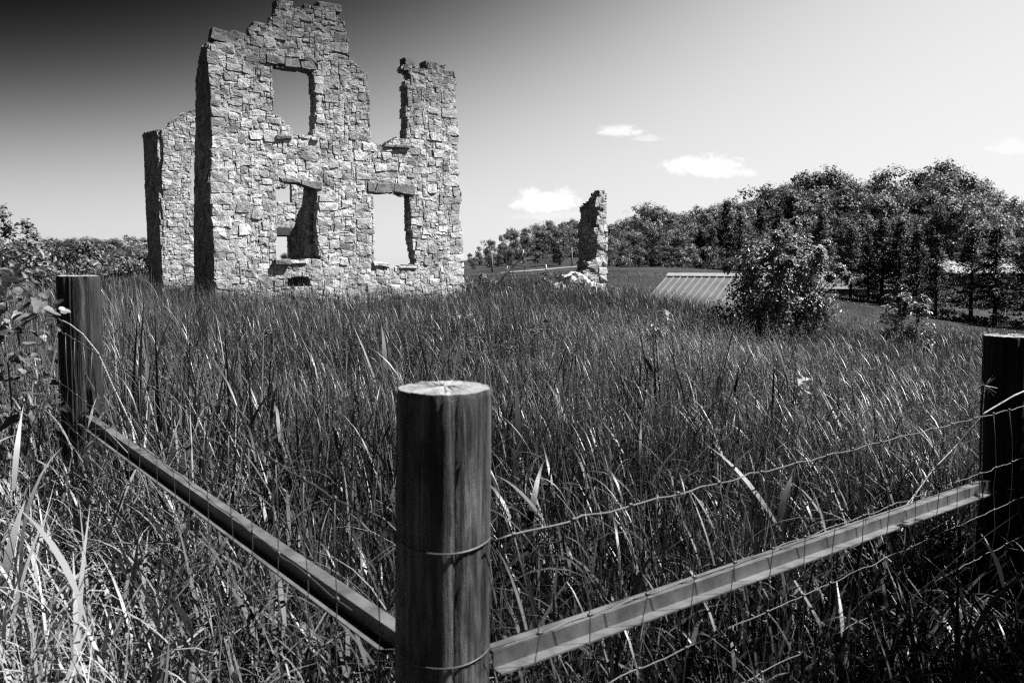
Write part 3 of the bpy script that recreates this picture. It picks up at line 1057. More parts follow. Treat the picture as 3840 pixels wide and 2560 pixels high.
def twisted(pts, rad, name, turns=46):
    pts = np.array([tuple(p) for p in pts])
    cum = np.concatenate([[0], np.cumsum(np.linalg.norm(np.diff(pts, axis=0), axis=1))])
    t_ = np.linspace(0, cum[-1], turns * 7)
    c = np.stack([np.interp(t_, cum, pts[:, i]) for i in range(3)], -1)
    tan = np.gradient(c, axis=0)
    tan /= np.linalg.norm(tan, axis=1)[:, None]
    s_ = np.cross(tan, [0, 0, 1.0])
    s_ /= np.linalg.norm(s_, axis=1)[:, None]
    u_ = np.cross(s_, tan)
    a = t_ / cum[-1] * turns * 2 * math.pi
    items = []
    for ph in (0, math.pi):
        hel = c + rad * 1.1 * (np.cos(a + ph)[:, None] * s_ + np.sin(a + ph)[:, None] * u_)
        items.append(tube(hel, rad, 5))
    V, F = merge(items)
    return part(name, V, F, M['newwire'], fence, True)


twisted([Q(120, 725, 3.62), Q(160, 745, 3.54), Q(190, 768, 3.46), Q(226, 812, 3.44), Q(262, 893, 3.42), Q(318, 1010, 3.3), Q(385, 1150, 3.12), Q(440, 1260, 2.95)], 0.0022, 'brace_wire', 90)
twisted([Q(2400, 878, 3.12), Q(2330, 908, 3.03), Q(2262, 948, 2.98), Q(2200, 1020, 2.98), Q(2140, 1082, 2.94), Q(2098, 1140, 2.9), Q(2070, 1220, 2.84)], 0.0022, 'brace_wire', 100)
V, F = tube([tuple(Q(1950, 1262, 2.62)), tuple(Q(2030, 1220, 2.7)), tuple(Q(2098, 1140, 2.9))], .002, 6)
part('brace_wire', V, F, M['newwire'], fence, True)


# ------------------------------------------------------------------ grass
def blades(x, y, h, wd, phi, a0, kap, seg, twist, shade, z0):
    """ribbon blades; angle from upright runs from a0 to a0+kap"""
    n_ = len(x)
    z = ground(x, y) - 0.02 + z0
    t_ = np.linspace(0, 1, seg + 1)
    ang = a0[:, None] + kap[:, None] * t_[None] ** 1.6
    ds = h[:, None] / seg
    sx = np.concatenate([np.zeros((n_, 1)), np.cumsum(np.sin((ang[:, 1:] + ang[:, :-1]) * .5) * ds, 1)], 1)
    sz = np.concatenate([np.zeros((n_, 1)), np.cumsum(np.cos((ang[:, 1:] + ang[:, :-1]) * .5) * ds, 1)], 1)
    cx = x[:, None] + np.cos(phi)[:, None] * sx
    cy = y[:, None] + np.sin(phi)[:, None] * sx
    cz = z[:, None] + sz
    wp = np.interp(t_, [0, .12, .45, .8, 1.0], [.55, .9, 1.0, .5, .03])
    psi = phi[:, None] + math.pi / 2 + twist[:, None] * (t_[None] - .2)
    ox = np.cos(psi) * wd[:, None] * wp[None] * .5
    oy = np.sin(psi) * wd[:, None] * wp[None] * .5
    V = np.empty((n_, seg + 1, 2, 3), np.float32)
    V[:, :, 0, 0], V[:, :, 1, 0] = cx - ox, cx + ox
    V[:, :, 0, 1], V[:, :, 1, 1] = cy - oy, cy + oy
    V[:, :, 0, 2] = V[:, :, 1, 2] = cz
    b = (np.arange(n_) * (seg + 1) * 2)[:, None]
    k_ = (np.arange(seg) * 2)[None]
    F = np.stack([b + k_, b + k_ + 1, b + k_ + 3, b + k_ + 2], -1).reshape(-1, 4)
    return V.reshape(-1, 3), F, np.repeat(shade, (seg + 1) * 2)


def scatter(n_, r0, r1, half, r, power=1.0):
    """points in the wedge of view, denser near the camera; half in degrees"""
    u_ = r.random(n_)
    rad = (r0 ** (2 - power) + u_ * (r1 ** (2 - power) - r0 ** (2 - power))) ** (1 / (2 - power))
    a = R(90) + (r.random(n_) - .5) * 2 * R(half)
    return rad * np.cos(a), rad * np.sin(a)


def clear(x, y, h):
    """keep blades off the posts and out of the lens"""
    ok = np.ones(len(x), bool)
    for p in (Cp, Lp, Rp):
        ok &= (x - p.x) ** 2 + (y - p.y) ** 2 > .11 ** 2
    return ok


def field(name, n_, r0, r1, half, hmean, wmean, seg, mat, seed, power, droop, label, hmul=None, leaf=.36, lkap=2.1):
    r = np.random.default_rng(seed)
    x, y = scatter(n_, r0, r1, half, r, power)
    # tufts: pull the points towards clump centres
    cl = vnoise(x, y, seed + 1, 2.3)
    hn = vnoise(x, y, seed + 2, 0.55)
    keep = r.random(n_) < 0.45 + 0.7 * cl
    x, y, cl, hn = x[keep], y[keep], cl[keep], hn[keep]
    m_ = len(x)
    h = hmean * (0.45 + 0.75 * hn + 0.25 * cl) * r.uniform(.55, 1.3, m_)
    if hmul is not None:
        h *= hmul(x, y)
    ok = clear(x, y, h) & (h > .06)
    x, y, h, hn = x[ok], y[ok], h[ok], hn[ok]
    m_ = len(x)
    wd = wmean * np.minimum(r.lognormal(0, .5, m_), 2.0)
    wind = 2.2 + 2.4 * vnoise(x, y, seed + 4, 0.3)
    phi = wind + r.normal(0, 2.2, m_)
    a0 = np.abs(r.normal(0.05, .11, m_))
    kap = np.abs(r.normal(.2, .2, m_))
    dr = r.random(m_) < droop
    kap[dr] = r.uniform(1.0, 2.6, dr.sum())
    a0 = a0 + np.abs(r.normal(0, .05, m_))
    mat_ = vnoise(x, y, 555, 0.7) > .74
    a0[mat_] += r.uniform(.2, .8, mat_.sum())
    # leaves that leave the stems part way up and arch over
    z0 = np.zeros(m_)
    lf_ = r.random(m_) < leaf
    z0[lf_] = h[lf_] * r.uniform(.2, .85, lf_.sum())
    h[lf_] = r.uniform(.14, .36, lf_.sum()) * hmean / .7
    a0[lf_] = r.uniform(.2, .75, lf_.sum())
    kap[lf_] = r.uniform(.3, lkap, lf_.sum())
    wd[lf_] *= 1.0
    wd[~lf_] *= .8
    tw = r.normal(0, .9, m_)
    sh = np.clip(r.normal(.36, .18, m_) + (r.random(m_) < .09) * r.uniform(.2, .9, m_) + (vnoise(x, y, seed + 6, 0.8) - .5) * .6 + (vnoise(x, y, 4242, 0.28) - .5) * .5, 0, 2.0)
    ds_ = r.random(m_) < .015
    h[ds_] *= 1.2
    wd[ds_] *= .5
    sh[ds_] = 1.5
    # sunlit brightness put into the blade tone outside the fence on the left
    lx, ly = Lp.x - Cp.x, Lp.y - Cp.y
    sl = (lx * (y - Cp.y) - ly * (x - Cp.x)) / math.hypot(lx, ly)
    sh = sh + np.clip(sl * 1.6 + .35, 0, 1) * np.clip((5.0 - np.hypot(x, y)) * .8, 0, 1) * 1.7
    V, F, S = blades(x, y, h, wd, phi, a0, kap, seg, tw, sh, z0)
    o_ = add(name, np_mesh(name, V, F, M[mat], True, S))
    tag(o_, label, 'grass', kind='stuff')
    return o_


def low_front(x, y):
    """the grass is shorter right before the lens and taller behind the fence line"""
    d = np.hypot(x, y)
    # side of the two fence lines: outside the corner the grass is kept lower
    lx, ly = Lp.x - Cp.x, Lp.y - Cp.y
    rx_, ry_ = Rp.x - Cp.x, Rp.y - Cp.y
    sl = (lx * (y - Cp.y) - ly * (x - Cp.x)) / math.hypot(lx, ly)
    sr = (rx_ * (y - Cp.y) - ry_ * (x - Cp.x)) / math.hypot(rx_, ry_)
    inside_ = np.clip(np.minimum(-sl, sr) * 2.5 + .3, 0, 1)
    return (0.60 + 0.28 * inside_) * np.clip(0.5 + (d - 0.9) * .45, .4, 1.0)


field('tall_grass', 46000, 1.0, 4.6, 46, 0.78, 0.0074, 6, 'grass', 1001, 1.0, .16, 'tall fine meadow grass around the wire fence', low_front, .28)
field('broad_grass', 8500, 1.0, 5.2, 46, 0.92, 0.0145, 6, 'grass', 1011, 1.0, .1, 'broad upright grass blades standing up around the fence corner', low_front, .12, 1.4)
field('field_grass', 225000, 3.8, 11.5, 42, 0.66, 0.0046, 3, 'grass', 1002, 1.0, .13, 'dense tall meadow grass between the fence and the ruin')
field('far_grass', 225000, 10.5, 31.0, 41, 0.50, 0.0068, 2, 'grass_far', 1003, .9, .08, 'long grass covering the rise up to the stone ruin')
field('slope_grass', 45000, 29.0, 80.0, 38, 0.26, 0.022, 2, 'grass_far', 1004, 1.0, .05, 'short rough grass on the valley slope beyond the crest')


# ------------------------------------------------------------------ leaves, bushes
def leaf_cloud(cen, nrm, size, r, aspect=.55, jitter=.9, shade=None):
    """folded leaves (4 triangles each) at cen, facing about nrm"""
    n_ = len(cen)
    nn = nrm + r.normal(0, jitter, (n_, 3))
    nn /= np.linalg.norm(nn, axis=1)[:, None] + 1e-9
    t_ = np.cross(nn, r.normal(0, 1, (n_, 3)))
    t_ /= np.linalg.norm(t_, axis=1)[:, None] + 1e-9
    s_ = np.cross(nn, t_)
    L_ = size[:, None]
    W_ = L_ * aspect
    mid = cen + t_ * L_ * .5
    V = np.stack([cen, mid - s_ * W_ * .5 + nn * L_ * .1, cen + t_ * L_ - nn * L_ * .12, mid + s_ * W_ * .5 + nn * L_ * .1, mid - nn * L_ * .02], 1).reshape(-1, 3)
    b = (np.arange(n_) * 5)[:, None]
    F = np.concatenate([b + np.array([[0, 4, 1]]), b + np.array([[1, 4, 2]]), b + np.array([[2, 4, 3]]), b + np.array([[3, 4, 0]])])
    sh = r.uniform(0, 1, n_) if shade is None else shade
    return V, F, np.repeat(sh, 5)


def bush(name, loc, rx, rz, n_, lsize, seed, label, cat='bush', group=None, mat='bush', lumps=16, ry=None, fill=.5, stems=9, bottom=0.0, skew=0.0, shoots=0):
    """shrub: stems and a crown of single leaves gathered in sprays"""
    r = np.random.default_rng(seed)
    ry = ry or rx
    root = empty(name, loc, label, cat, group)
    # spray centres through the crown volume
    c = []
    while len(c) < lumps:
        p = r.uniform(-1, 1, 3)
        d = np.linalg.norm(p)
        if d < 1 and d > fill * r.random() ** .5:
            c.append(p)
    c = np.array(c)
    low = r.random(lumps) < .38
    a_ = r.uniform(0, 6.28, lumps)
    d_ = r.uniform(.2, .92, lumps)
    c[low] = np.stack([np.cos(a_) * d_, np.sin(a_) * d_, r.uniform(-.95, -.3, lumps)], -1)[low]
    c[low, 0] -= skew * r.random(low.sum())
    rad = r.uniform(.16, .34, lumps)
    for k_ in range(shoots):      # ragged shoots past the crown outline
        a1, e1 = r.uniform(0, 6.28), r.uniform(.1, 1.45)
        c[k_] = np.array([math.cos(a1) * math.cos(e1), math.sin(a1) * math.cos(e1), math.sin(e1)]) * r.uniform(1.05, 1.35)
        rad[k_] = r.uniform(.07, .13)
    pick = r.integers(0, lumps, n_)
    q_ = r.normal(0, 1, (n_, 3))
    q_ /= np.linalg.norm(q_, axis=1)[:, None]
    p = c[pick] + q_ * (rad[pick] * r.random(n_) ** .4)[:, None]
    nr = p / (np.linalg.norm(p, axis=1)[:, None] + 1e-6) + np.array([0, 0, .6])
    pos = p * (rx, ry, rz * .5)
    pos[:, 2] += rz * .52
    pos[:, 2] = np.maximum(pos[:, 2], bottom + .02 + r.random(n_) * .1)
    V, F, S = leaf_cloud(pos, nr + q_ * .5, lsize * r.lognormal(0, .3, n_), r, .55, .55)
    add('foliage', np_mesh('foliage', V, F, M[mat], False, S), root)
    for k_ in range(stems):
        tip = c[k_ % lumps] * (rx, ry, rz * .5) * .9 + (0, 0, rz * .5)
        b0 = np.array([r.normal(0, .06), r.normal(0, .06), -.08])
        pts = [b0 + (tip - b0) * t_ + np.array([0, 0, .12 * math.sin(t_ * 3.1)]) * rz * .4 for t_ in np.linspace(0, 1, 6)]
        V, F = tube(pts, np.linspace(.018, .004, 6) * (rx + .4), 5)
        add('stem', np_mesh('stem', V, F, M['bark'], True), root)
    return root


def at_ground(px, D, sc_=1.63265):
    a, _ = px_slope(px * sc_, 1000)
    return (a * D, D, gz(a * D, D))


b_ = at_ground(1795, 13.5)
bush('leafy_bush', b_, .84, 2.0, 27000, 0.056, 11, 'large leafy bush with glossy pale leaves on the slope before the metal roof', lumps=120, stems=14, fill=.8, skew=.55, shoots=16)
b_ = at_ground(2082, 13.2)
bush('small_bush', b_, .42, 1.25, 4500, 0.055, 12, 'small rounded bush growing alone on the slope beside the large leafy bush', lumps=34, stems=6, shoots=6)
for c_, (px, D, rx, rz, n_, ls, lab) in enumerate([
        (1288, 25.5, .62, .95, 1100, .085, 'dark low shrub growing against the broken side of the stone pier'),
        (1250, 24.0, .4, .62, 500, .07, 'low pale leafed weed clump before the dark shrub by the pier'),
        (1115, 24.0, .3, .85, 420, .10, 'upright dark leafed plant by the corner of the tall ruin'),
        (1320, 25.2, .5, .5, 500, .07, 'low spreading weeds around the fallen stones of the pier'),
        (1075, 23.2, .35, .6, 420, .07, 'pale weeds growing at the foot of the ruin corner')]):
    bush('weed_shrub', at_ground(px, D), rx, rz, int(n_ * 1.8), ls * .75, 20 + c_, lab, 'shrub', lumps=9, stems=4)

# scrub towards the left tree line
for c_, (px, D, rx, rz, n_, lab, gp) in enumerate([
        (36, 20, .75, 2.3, 1300, 'tall young sapling rising above the scrub left of the ruin'.replace(' left of', ' near'), None),
        (-30, 16, 1.5, 1.7, 1500, 'pale leafed scrub bush behind the vine and the fence', 'scrub behind the vine'),
        (85, 24, 1.6, 1.5, 1500, 'pale leafed scrub bush behind the vine and the fence', 'scrub behind the vine'),
        (10, 12, 1.0, 1.15, 1100, 'pale leafed scrub bush behind the vine and the fence', 'scrub behind the vine'),
        (60, 14, .8, 1.0, 900, 'pale leafed scrub bush behind the vine and the fence', 'scrub behind the vine'),
        (150, 34, 2.2, 1.7, 1500, 'broad scrub bush between the field and the distant tree line', 'scrub along the field edge'),
        (215, 42, 2.4, 1.6, 1500, 'broad scrub bush between the field and the distant tree line', 'scrub along the field edge'),
        (290, 50, 3.0, 1.7, 1500, 'broad scrub bush between the field and the distant tree line', 'scrub along the field edge'),
        (120, 55, 3.4, 1.9, 1500, 'broad scrub bush between the field and the distant tree line', 'scrub along the field edge'),
        (30, 44, 3.0, 2.2, 1500, 'broad scrub bush between the field and the distant tree line', 'scrub along the field edge')]):
    bush('scrub_bush', at_ground(px, D), rx, rz, int(n_ * 2.2), .055 + D * .0028, 40 + c_, lab, 'bush', gp, lumps=26, stems=5, mat='scrub')

# unseen shrubs added to shade the grass in front of the right rail
for (x_, y_, rx, rz, n_, sd) in [(1.9, 1.72, .42, 2.6, 8000, 171), (1.45, 1.05, .38, 2.3, 6000, 172), (2.55, 2.3, .48, 2.7, 8000, 173), (3.1, 2.85, .5, 2.4, 7000, 175), (2.35, 1.5, .5, 2.9, 8000, 177)]:
    bush('added_shade_shrub', (x_, y_, gz(x_, y_)), rx, rz, n_, .06, sd, 'leafy shrub added out of view to shade the foreground grass', 'shrub', 'shrubs added out of view for shade', lumps=46, stems=8, fill=.4)

# vine climbing by the left post: every leaf an object
vine = empty('wild_vine', at_ground(60, 3.75), 'tangled wild vine with broad lobed leaves beside the leafy end of the fence', 'vine')
vl = []
th = np.linspace(-2.75, 2.75, 15)
lob = .52 + .48 * np.abs(np.cos(th * 1.5)) ** .8
lv = [[0, 0, 0]] + [[math.sin(t_) * l_ * .55, .28 + math.cos(t_) * l_ * .62, .07 * abs(math.sin(t_)) - .1 * max(0, math.cos(t_)) ** 2] for t_, l_ in zip(th, lob)] + [[0, .3, -.03]]
lf = [[16, k_, k_ + 1] for k_ in range(1, 15)] + [[16, 0, 1][::-1], [16, 15, 0]]
r = np.random.default_rng(77)
leaf_meshes = [np_mesh('leaf', np.array(lv), [np.array(lf)], M['vine'], False, np.full(17, .1 + .2 * k_)) for k_ in range(5)]
vb = np.array(vine.location)


def vine_leaf(p, size, me=None):
    o_ = add('leaf', me or leaf_meshes[int(r.integers(0, 5))], vine, tuple(np.array(p) - vb))
    o_.scale = (size, size, size)
    o_.rotation_euler = (r.uniform(-1.1, .9), r.uniform(-.8, .8), r.uniform(0, 6.28))
    return o_


for k_ in range(270):
    px = r.uniform(-60, 150) if k_ > 25 else r.uniform(-10, 140)
    py = 600 + 440 * r.random() ** 0.9
    lim = 40 + 105 * min(1, max(0, (py - 590) / 120))
    if px > lim:
        px -= 90
    D = r.uniform(3.2, 4.8)
    vine_leaf(Q(px, py, D), r.uniform(.028, .066))
for (px, py, D, s_) in [(105, 715, 3.5, .14), (82, 728, 3.5, .15), (128, 722, 3.52, .12), (60, 735, 3.45, .14), (35, 690, 3.6, .12), (12, 760, 3.4, .13), (70, 905, 3.3, .13), (40, 960, 3.3, .14), (22, 870, 3.4, .12)]:
    vine_leaf(Q(px, py, D), s_ * .6)
for (pts, rad) in [([(145, 742, 3.55), (100, 700, 3.55), (62, 668, 3.6), (30, 645, 3.7)], .004), ([(130, 760, 3.55), (118, 850, 3.5), (95, 960, 3.45), (85, 1080, 3.5)], .004),
                   ([(60, 670, 3.6), (40, 760, 3.5), (60, 880, 3.4), (70, 1040, 3.5)], .0035), ([(20, 640, 4.0), (10, 760, 3.8), (25, 900, 3.6), (30, 1060, 3.6)], .0035),
                   ([(128, 800, 3.5), (108, 900, 3.4), (70, 990, 3.35), (50, 1090, 3.4)], .005)]:
    V, F = tube([tuple(Q(*p)) for p in pts], rad, 5)
    part('vine_stem', V, F, M['bark'], vine, True)

# spiky seed head on its stalk before the right post
sp = empty('seed_head', tuple(Q(2258, 1140, 2.95)), 'spiky globe seed head on a thin stalk beside the right hand post'.replace(' right hand', ' dark end'), 'seed head')
V, F = tube([tuple(Q(2262, 1220, 2.95)), tuple(Q(2254, 1080, 2.95)), tuple(Q(2255, 960, 2.95)), tuple(Q(2262, 885, 2.95))], .0022, 5)
part('stalk', V, F, M['bark'], sp, True)
items = []
c_ = np.array(Q(2262, 885, 2.95))
for k_ in range(34):
    d = r.normal(0, 1, 3)
    d /= np.linalg.norm(d)
    items.append(tube([c_, c_ + d * r.uniform(.03, .055)], [.0012, .0006], 4))
V, F = merge(items)
part('spikes', V, F, M['wire'], sp)

# bleached dead branch leaning in the grass by the ruin corner
db = empty('dead_branch', at_ground(1150, 23.0), 'bleached forked dead branch leaning out of the grass near the ruin corner', 'branch')
for pts, rad in [([(1145, 652), (1160, 632), (1178, 612), (1192, 598), (1200, 585), (1203, 574)], .03), ([(1160, 632), (1164, 618), (1166, 610)], .022), ([(1146, 645), (1165, 658), (1180, 664)], .025),
                 ([(1178, 612), (1192, 606), (1200, 600)], .012), ([(1172, 648), (1170, 634), (1169, 622)], .014), ([(1150, 640), (1160, 628), (1172, 624)], .012)]:
    V, F = tube([tuple(Q(x_, y_, 23.0)) for x_, y_ in pts], np.linspace(rad, rad * .35, len(pts)), 6)
    part('branch', V, F, M['deadwood'], db, True)


# feathery seed heads over the middle of the field
r = np.random.default_rng(1200)
ns = 2600
sx_ = r.normal(1.3, 1.9, ns)
sy_ = r.uniform(4.0, 10.5, ns)
hh = r.uniform(.5, .85, ns)
ph = r.uniform(0, 6.28, ns)
V1, F1, S1 = blades(sx_, sy_, hh, np.full(ns, .0025), ph, np.full(ns, .04), np.full(ns, .15), 2, np.zeros(ns), np.full(ns, .3), np.zeros(ns))
m_ = 13
tt = r.random((ns, m_))
px_ = sx_[:, None] + np.cos(ph)[:, None] * hh[:, None] * .1 + r.normal(0, .018, (ns, m_))
py_ = sy_[:, None] + np.sin(ph)[:, None] * hh[:, None] * .1 + r.normal(0, .018, (ns, m_))
pz_ = ground(sx_, sy_)[:, None] + hh[:, None] * (.80 + .2 * tt)
V2, F2, S2 = leaf_cloud(np.stack([px_, py_, pz_], -1).reshape(-1, 3), np.tile([0, 0, .3], (ns * m_, 1)), np.full(ns * m_, .013) * r.uniform(.6, 1.4, ns * m_), r, .4, 1.0)
V_, F_ = merge([(V1, F1), (V2, F2)])
o = add('seed_grass', np_mesh('seed_grass', V_, F_, M['seed'], False, np.concatenate([S1, S2])))
tag(o, 'fine feathery grass seed heads over the middle of the field', 'grass', kind='stuff')
# broad leaved weeds standing in the grass
for c_, (px, D, rz) in enumerate([(800, 4.4, .62), (1510, 9.5, .8), (1400, 4.6, .6), (1060, 9.0, .75), (1250, 8.6, .75), (1180, 10.2, .78), (620, 7.0, .66), (1830, 6.2, .7), (1560, 4.2, .6), (330, 6.5, .7)]):
    bush('broadleaf_weed', at_ground(px, D), .16, rz, 90, .085, 180 + c_, 'broad leaved weed standing among the tall field grass', 'weed', 'broad leaved weeds in the field', lumps=8, stems=3)

# ------------------------------------------------------------------ trees
def broadleaf_crown(seed, n_=6500, lobes=14, tall=1.0):
    """crown for a tree one metre high (scaled later): clumps of leaf faces on many uneven lobes"""
    r = np.random.default_rng(seed)
    c, rad = [], []
    for k_ in range(lobes):
        z_ = r.uniform(.1, .86)
        ring = .30 * math.sin(math.pi * min(1, max(.12, (z_ - .05) / .95))) ** .7
        a = r.uniform(0, 6.28)
        d = ring * r.uniform(.25, 1.0)
        c.append((math.cos(a) * d, math.sin(a) * d, z_))
        rad.append(r.uniform(.09, .17))
    c.append((0, 0, .86))
    rad.append(.13)
    c, rad = np.array(c), np.array(rad)
    pick = r.integers(0, len(c), n_)
    q_ = r.normal(0, 1, (n_, 3))
    q_ /= np.linalg.norm(q_, axis=1)[:, None]
    # leaves gather in twig clusters on each lobe
    nt = len(c) * 20
    tw = r.normal(0, 1, (nt, 3))
    tw /= np.linalg.norm(tw, axis=1)[:, None]
    tl_ = r.integers(0, len(c), nt)
    tp = c[tl_] + tw * (rad[tl_] * r.uniform(.55, 1.12, nt))[:, None]
    pk = r.integers(0, nt, n_)
    pos = tp[pk] + r.normal(0, .019, (n_, 3))
    nr = tw[pk] * 1.2 + np.array([0, 0, .3])
    V, F, S = leaf_cloud(pos, nr, .023 * r.lognormal(0, .3, n_), r, .8, .4)
    return np_mesh('crown', V, F, M['tree'], False, S)


def conifer_crown(seed, n_=2600, width=.2):
    r = np.random.default_rng(seed)
    P_, N_, S_ = [], [], []
    tiers = 18
    for k_ in range(tiers):
        z_ = .1 + .88 * k_ / tiers
        R_ = width * (1 - (z_ - .1) / .92) ** 1.05 * r.uniform(.85, 1.1) + .012
        nb = int(15 - 7 * k_ / tiers)
        for b in range(nb):
            a = r.uniform(0, 6.28)
            Lb = R_ * r.uniform(.65, 1.15)
            m_ = max(5, int(n_ / tiers / nb * (.35 + 1.3 * (1 - k_ / tiers))))
            t_ = r.random(m_) ** .7
            x_ = Lb * t_
            side_ = r.normal(0, .03, m_) * (1.25 - t_)
            P_.append(np.stack([np.cos(a) * x_ - np.sin(a) * side_, np.sin(a) * x_ + np.cos(a) * side_, z_ - .10 * x_ + .14 * x_ ** 2 / max(R_, .02) * .5 + r.normal(0, .015, m_)], -1))
            N_.append(np.tile([math.cos(a) * .4, math.sin(a) * .4, .9], (m_, 1)))
    pos, nr = np.concatenate(P_), np.concatenate(N_)
    V, F, S = leaf_cloud(pos, nr, .02 * r.lognormal(0, .3, len(pos)), r, .5, .35)
    return np_mesh('crown', V, F, M['conifer'], False, S)


def trunk_mesh(seed, spread, top=.8):
    r = np.random.default_rng(seed)
    items = [tube([(0, 0, -.03), (.004, 0, .2), (.0, .006, .5), (0, 0, top)], [.022, .017, .011, .003], 7)]
    for k_ in range(spread):
        a = r.uniform(0, 6.28)
        z_ = r.uniform(.15, .5)
        d = r.uniform(.14, .28)
        items.append(tube([(0, 0, z_), (math.cos(a) * d * .5, math.sin(a) * d * .5, z_ + .13), (math.cos(a) * d, math.sin(a) * d, z_ + .24)], [.010, .007, .002], 5))
    V, F = merge(items)
    return np_mesh('trunk', V, F, M['bark'], True)


CROWN = [broadleaf_crown(800 + k_, 6500, 14 + 3 * k_) for k_ in range(5)]
CONE = [conifer_crown(820 + k_, 8500, .27 + .035 * k_) for k_ in range(3)]
TRUNK = [trunk_mesh(840 + k_, 6) for k_ in range(3)]
CTRUNK = trunk_mesh(850, 0, .97)
tr = np.random.default_rng(99)


def tree(x, y, h, kind, label, group, wide=1.0, name=None, lift=0.0):
    z_ = gz(x, y)
    root = empty(name or ('conifer_tree' if kind == 'c' else 'broadleaf_tree'), (x, y, z_ - .1), label, 'tree', group)
    root.rotation_euler = (0, 0, tr.uniform(0, 6.28))
    root.scale = (h * wide, h * wide, h)
    add('trunk', CTRUNK if kind == 'c' else TRUNK[int(tr.integers(0, 3))], root)
    add('crown', CONE[int(tr.integers(0, 3))] if kind == 'c' else CROWN[int(tr.integers(0, 5))], root, (0, 0, lift))
    return root


def tree_row(line, D0, D1, step, dy, label, group, kind='b', wide=(1.0, 1.35), hjit=.08):
    """trees whose heads follow a skyline read from the photograph, set at their own distances"""
    xs = np.array([p[0] for p in line], float)
    ys = np.array([p[1] for p in line], float)
    x = xs[0]
    while x < xs[-1]:
        D = tr.uniform(D0, D1)
        top = Q(x, np.interp(x, xs, ys) + dy, D)
        h = (top.z - gz(top.x, top.y)) * (1 + tr.normal(0, hjit)) + .1
        if h > 2:
            tree(top.x, top.y, h, kind, label, group, tr.uniform(*wide), lift=-.05)
        x += step * tr.uniform(.7, 1.3)


lineA = [(1000, 622), (1045, 602), (1066, 587), (1109, 551), (1166, 526), (1205, 513), (1245, 498), (1285, 495), (1312, 500), (1345, 515), (1400, 502)]
lineB = [(1395, 500), (1424, 492), (1460, 484), (1478, 473), (1505, 464), (1532, 470), (1562, 477), (1600, 468), (1660, 470), (1720, 450)]
lineC = [(1640, 462), (1700, 448), (1750, 432), (1799, 415), (1860, 388), (1915, 385), (1980, 395), (2012, 401), (2077, 393), (2125, 393), (2183, 379), (2219, 388), (2264, 398), (2303, 415),
         (2330, 452), (2400, 455), (2500, 430), (2620, 430)]
lineE = [(-160, 545), (0, 556), (60, 550), (102, 544), (158, 539), (200, 532), (239, 532), (274, 543), (306, 536), (334, 550), (430, 556)]
gA, lA = 'trees of the wood behind the picnic table', 'leafy tree in the dark wood on the rise behind the picnic table'
tree_row(lineA, 150, 172, 26, 4, lA, gA)
tree_row(lineA, 134, 148, 26, 26, lA, gA)
tree_row([(1060, 585), (1200, 560), (1260, 570)], 126, 132, 30, 8, lA, gA)
gB, lB = 'trees of the wood along the field behind the stone pier', 'leafy tree in the wood along the field edge behind the stone pier'
tree_row(lineB, 140, 160, 26, 4, lB, gB)
tree_row(lineB, 122, 134, 26, 34, lB, gB)
tree_row([(1400, 560), (1690, 560)], 114, 120, 30, 0, lB, gB)
gC, lC = 'tall trees crowning the wooded hill', 'tall leafy tree on the skyline of the wooded hill above the house'
gC2, lC2 = 'trees on the slope of the wooded hill', 'leafy tree on the middle slope of the wooded hill above the house'
gC3, lC3 = 'trees at the foot of the wooded hill', 'leafy tree at the foot of the wooded hill behind the house'
tree_row(lineC, 150, 175, 32, 3, lC, gC, wide=(1.0, 1.25))
tree_row(lineC, 138, 150, 32, 45, lC2, gC2)
tree_row(lineC, 128, 137, 34, 95, lC3, gC3)
tree_row([(1900, 560), (2300, 545), (2620, 530)], 126, 131, 40, 0, lC3, gC3)
gE, lE = 'low trees along the far edge of the meadow', 'low leafy tree in the far tree line beyond the meadow scrub'
tree_row(lineE, 140, 165, 26, 3, lE, gE, wide=(1.5, 2.2))
tree_row(lineE, 118, 136, 28, 24, lE, gE, wide=(1.6, 2.4))
tree_row([(-100, 578), (420, 580)], 100, 112, 34, 0, lE, gE, wide=(1.7, 2.4))
p = Q(655, 578, 90)
tree(p.x, p.y, p.z - gz(p.x, p.y), 'b', 'small lone tree glimpsed through the lower window of the ruin', None, 1.2)
# spreading tree with a forked trunk on the mown slope
p = Q(1286, 530, 118)
tree(p.x, p.y, p.z - gz(p.x, p.y) + .3, 'b', 'broad forked tree standing on the mown slope beyond the picnic table', None, 1.15, lift=.06)
gD = 'tall conifers behind the large leafy bush'
for (px, py, D, wd) in [(1670, 452, 112, 1.15), (1700, 480, 108, 1.1), (1750, 463, 112, 1.15), (1790, 470, 108, 1.1), (1826, 478, 110, 1.1), (1890, 480, 104, 1.1), (1640, 520, 106, 1.0)]:
    p = Q(px, py, D)
    tree(p.x, p.y, p.z - gz(p.x, p.y), 'c', 'tall dark conifer standing behind the large leafy bush', gD, wd)
gF = 'conifers in a row along the lawn'
for (px, py, D, wd) in [(1957, 530, 78, 1.0), (1997, 545, 76, 1.0), (2030, 512, 74, 1.15), (2070, 515, 72, 1.1), (2109, 537, 69, 1.05), (2153, 550, 66, 1.0), (2236, 535, 62, 1.1), (2290, 530, 60, 1.15),
                        (2380, 520, 57, 1.2)]:
    p = Q(px, py, D)
    tree(p.x, p.y, p.z - gz(p.x, p.y), 'c', 'conifer with bare lower trunk in the row along the lawn', gF, wd * 1.1, lift=.12)
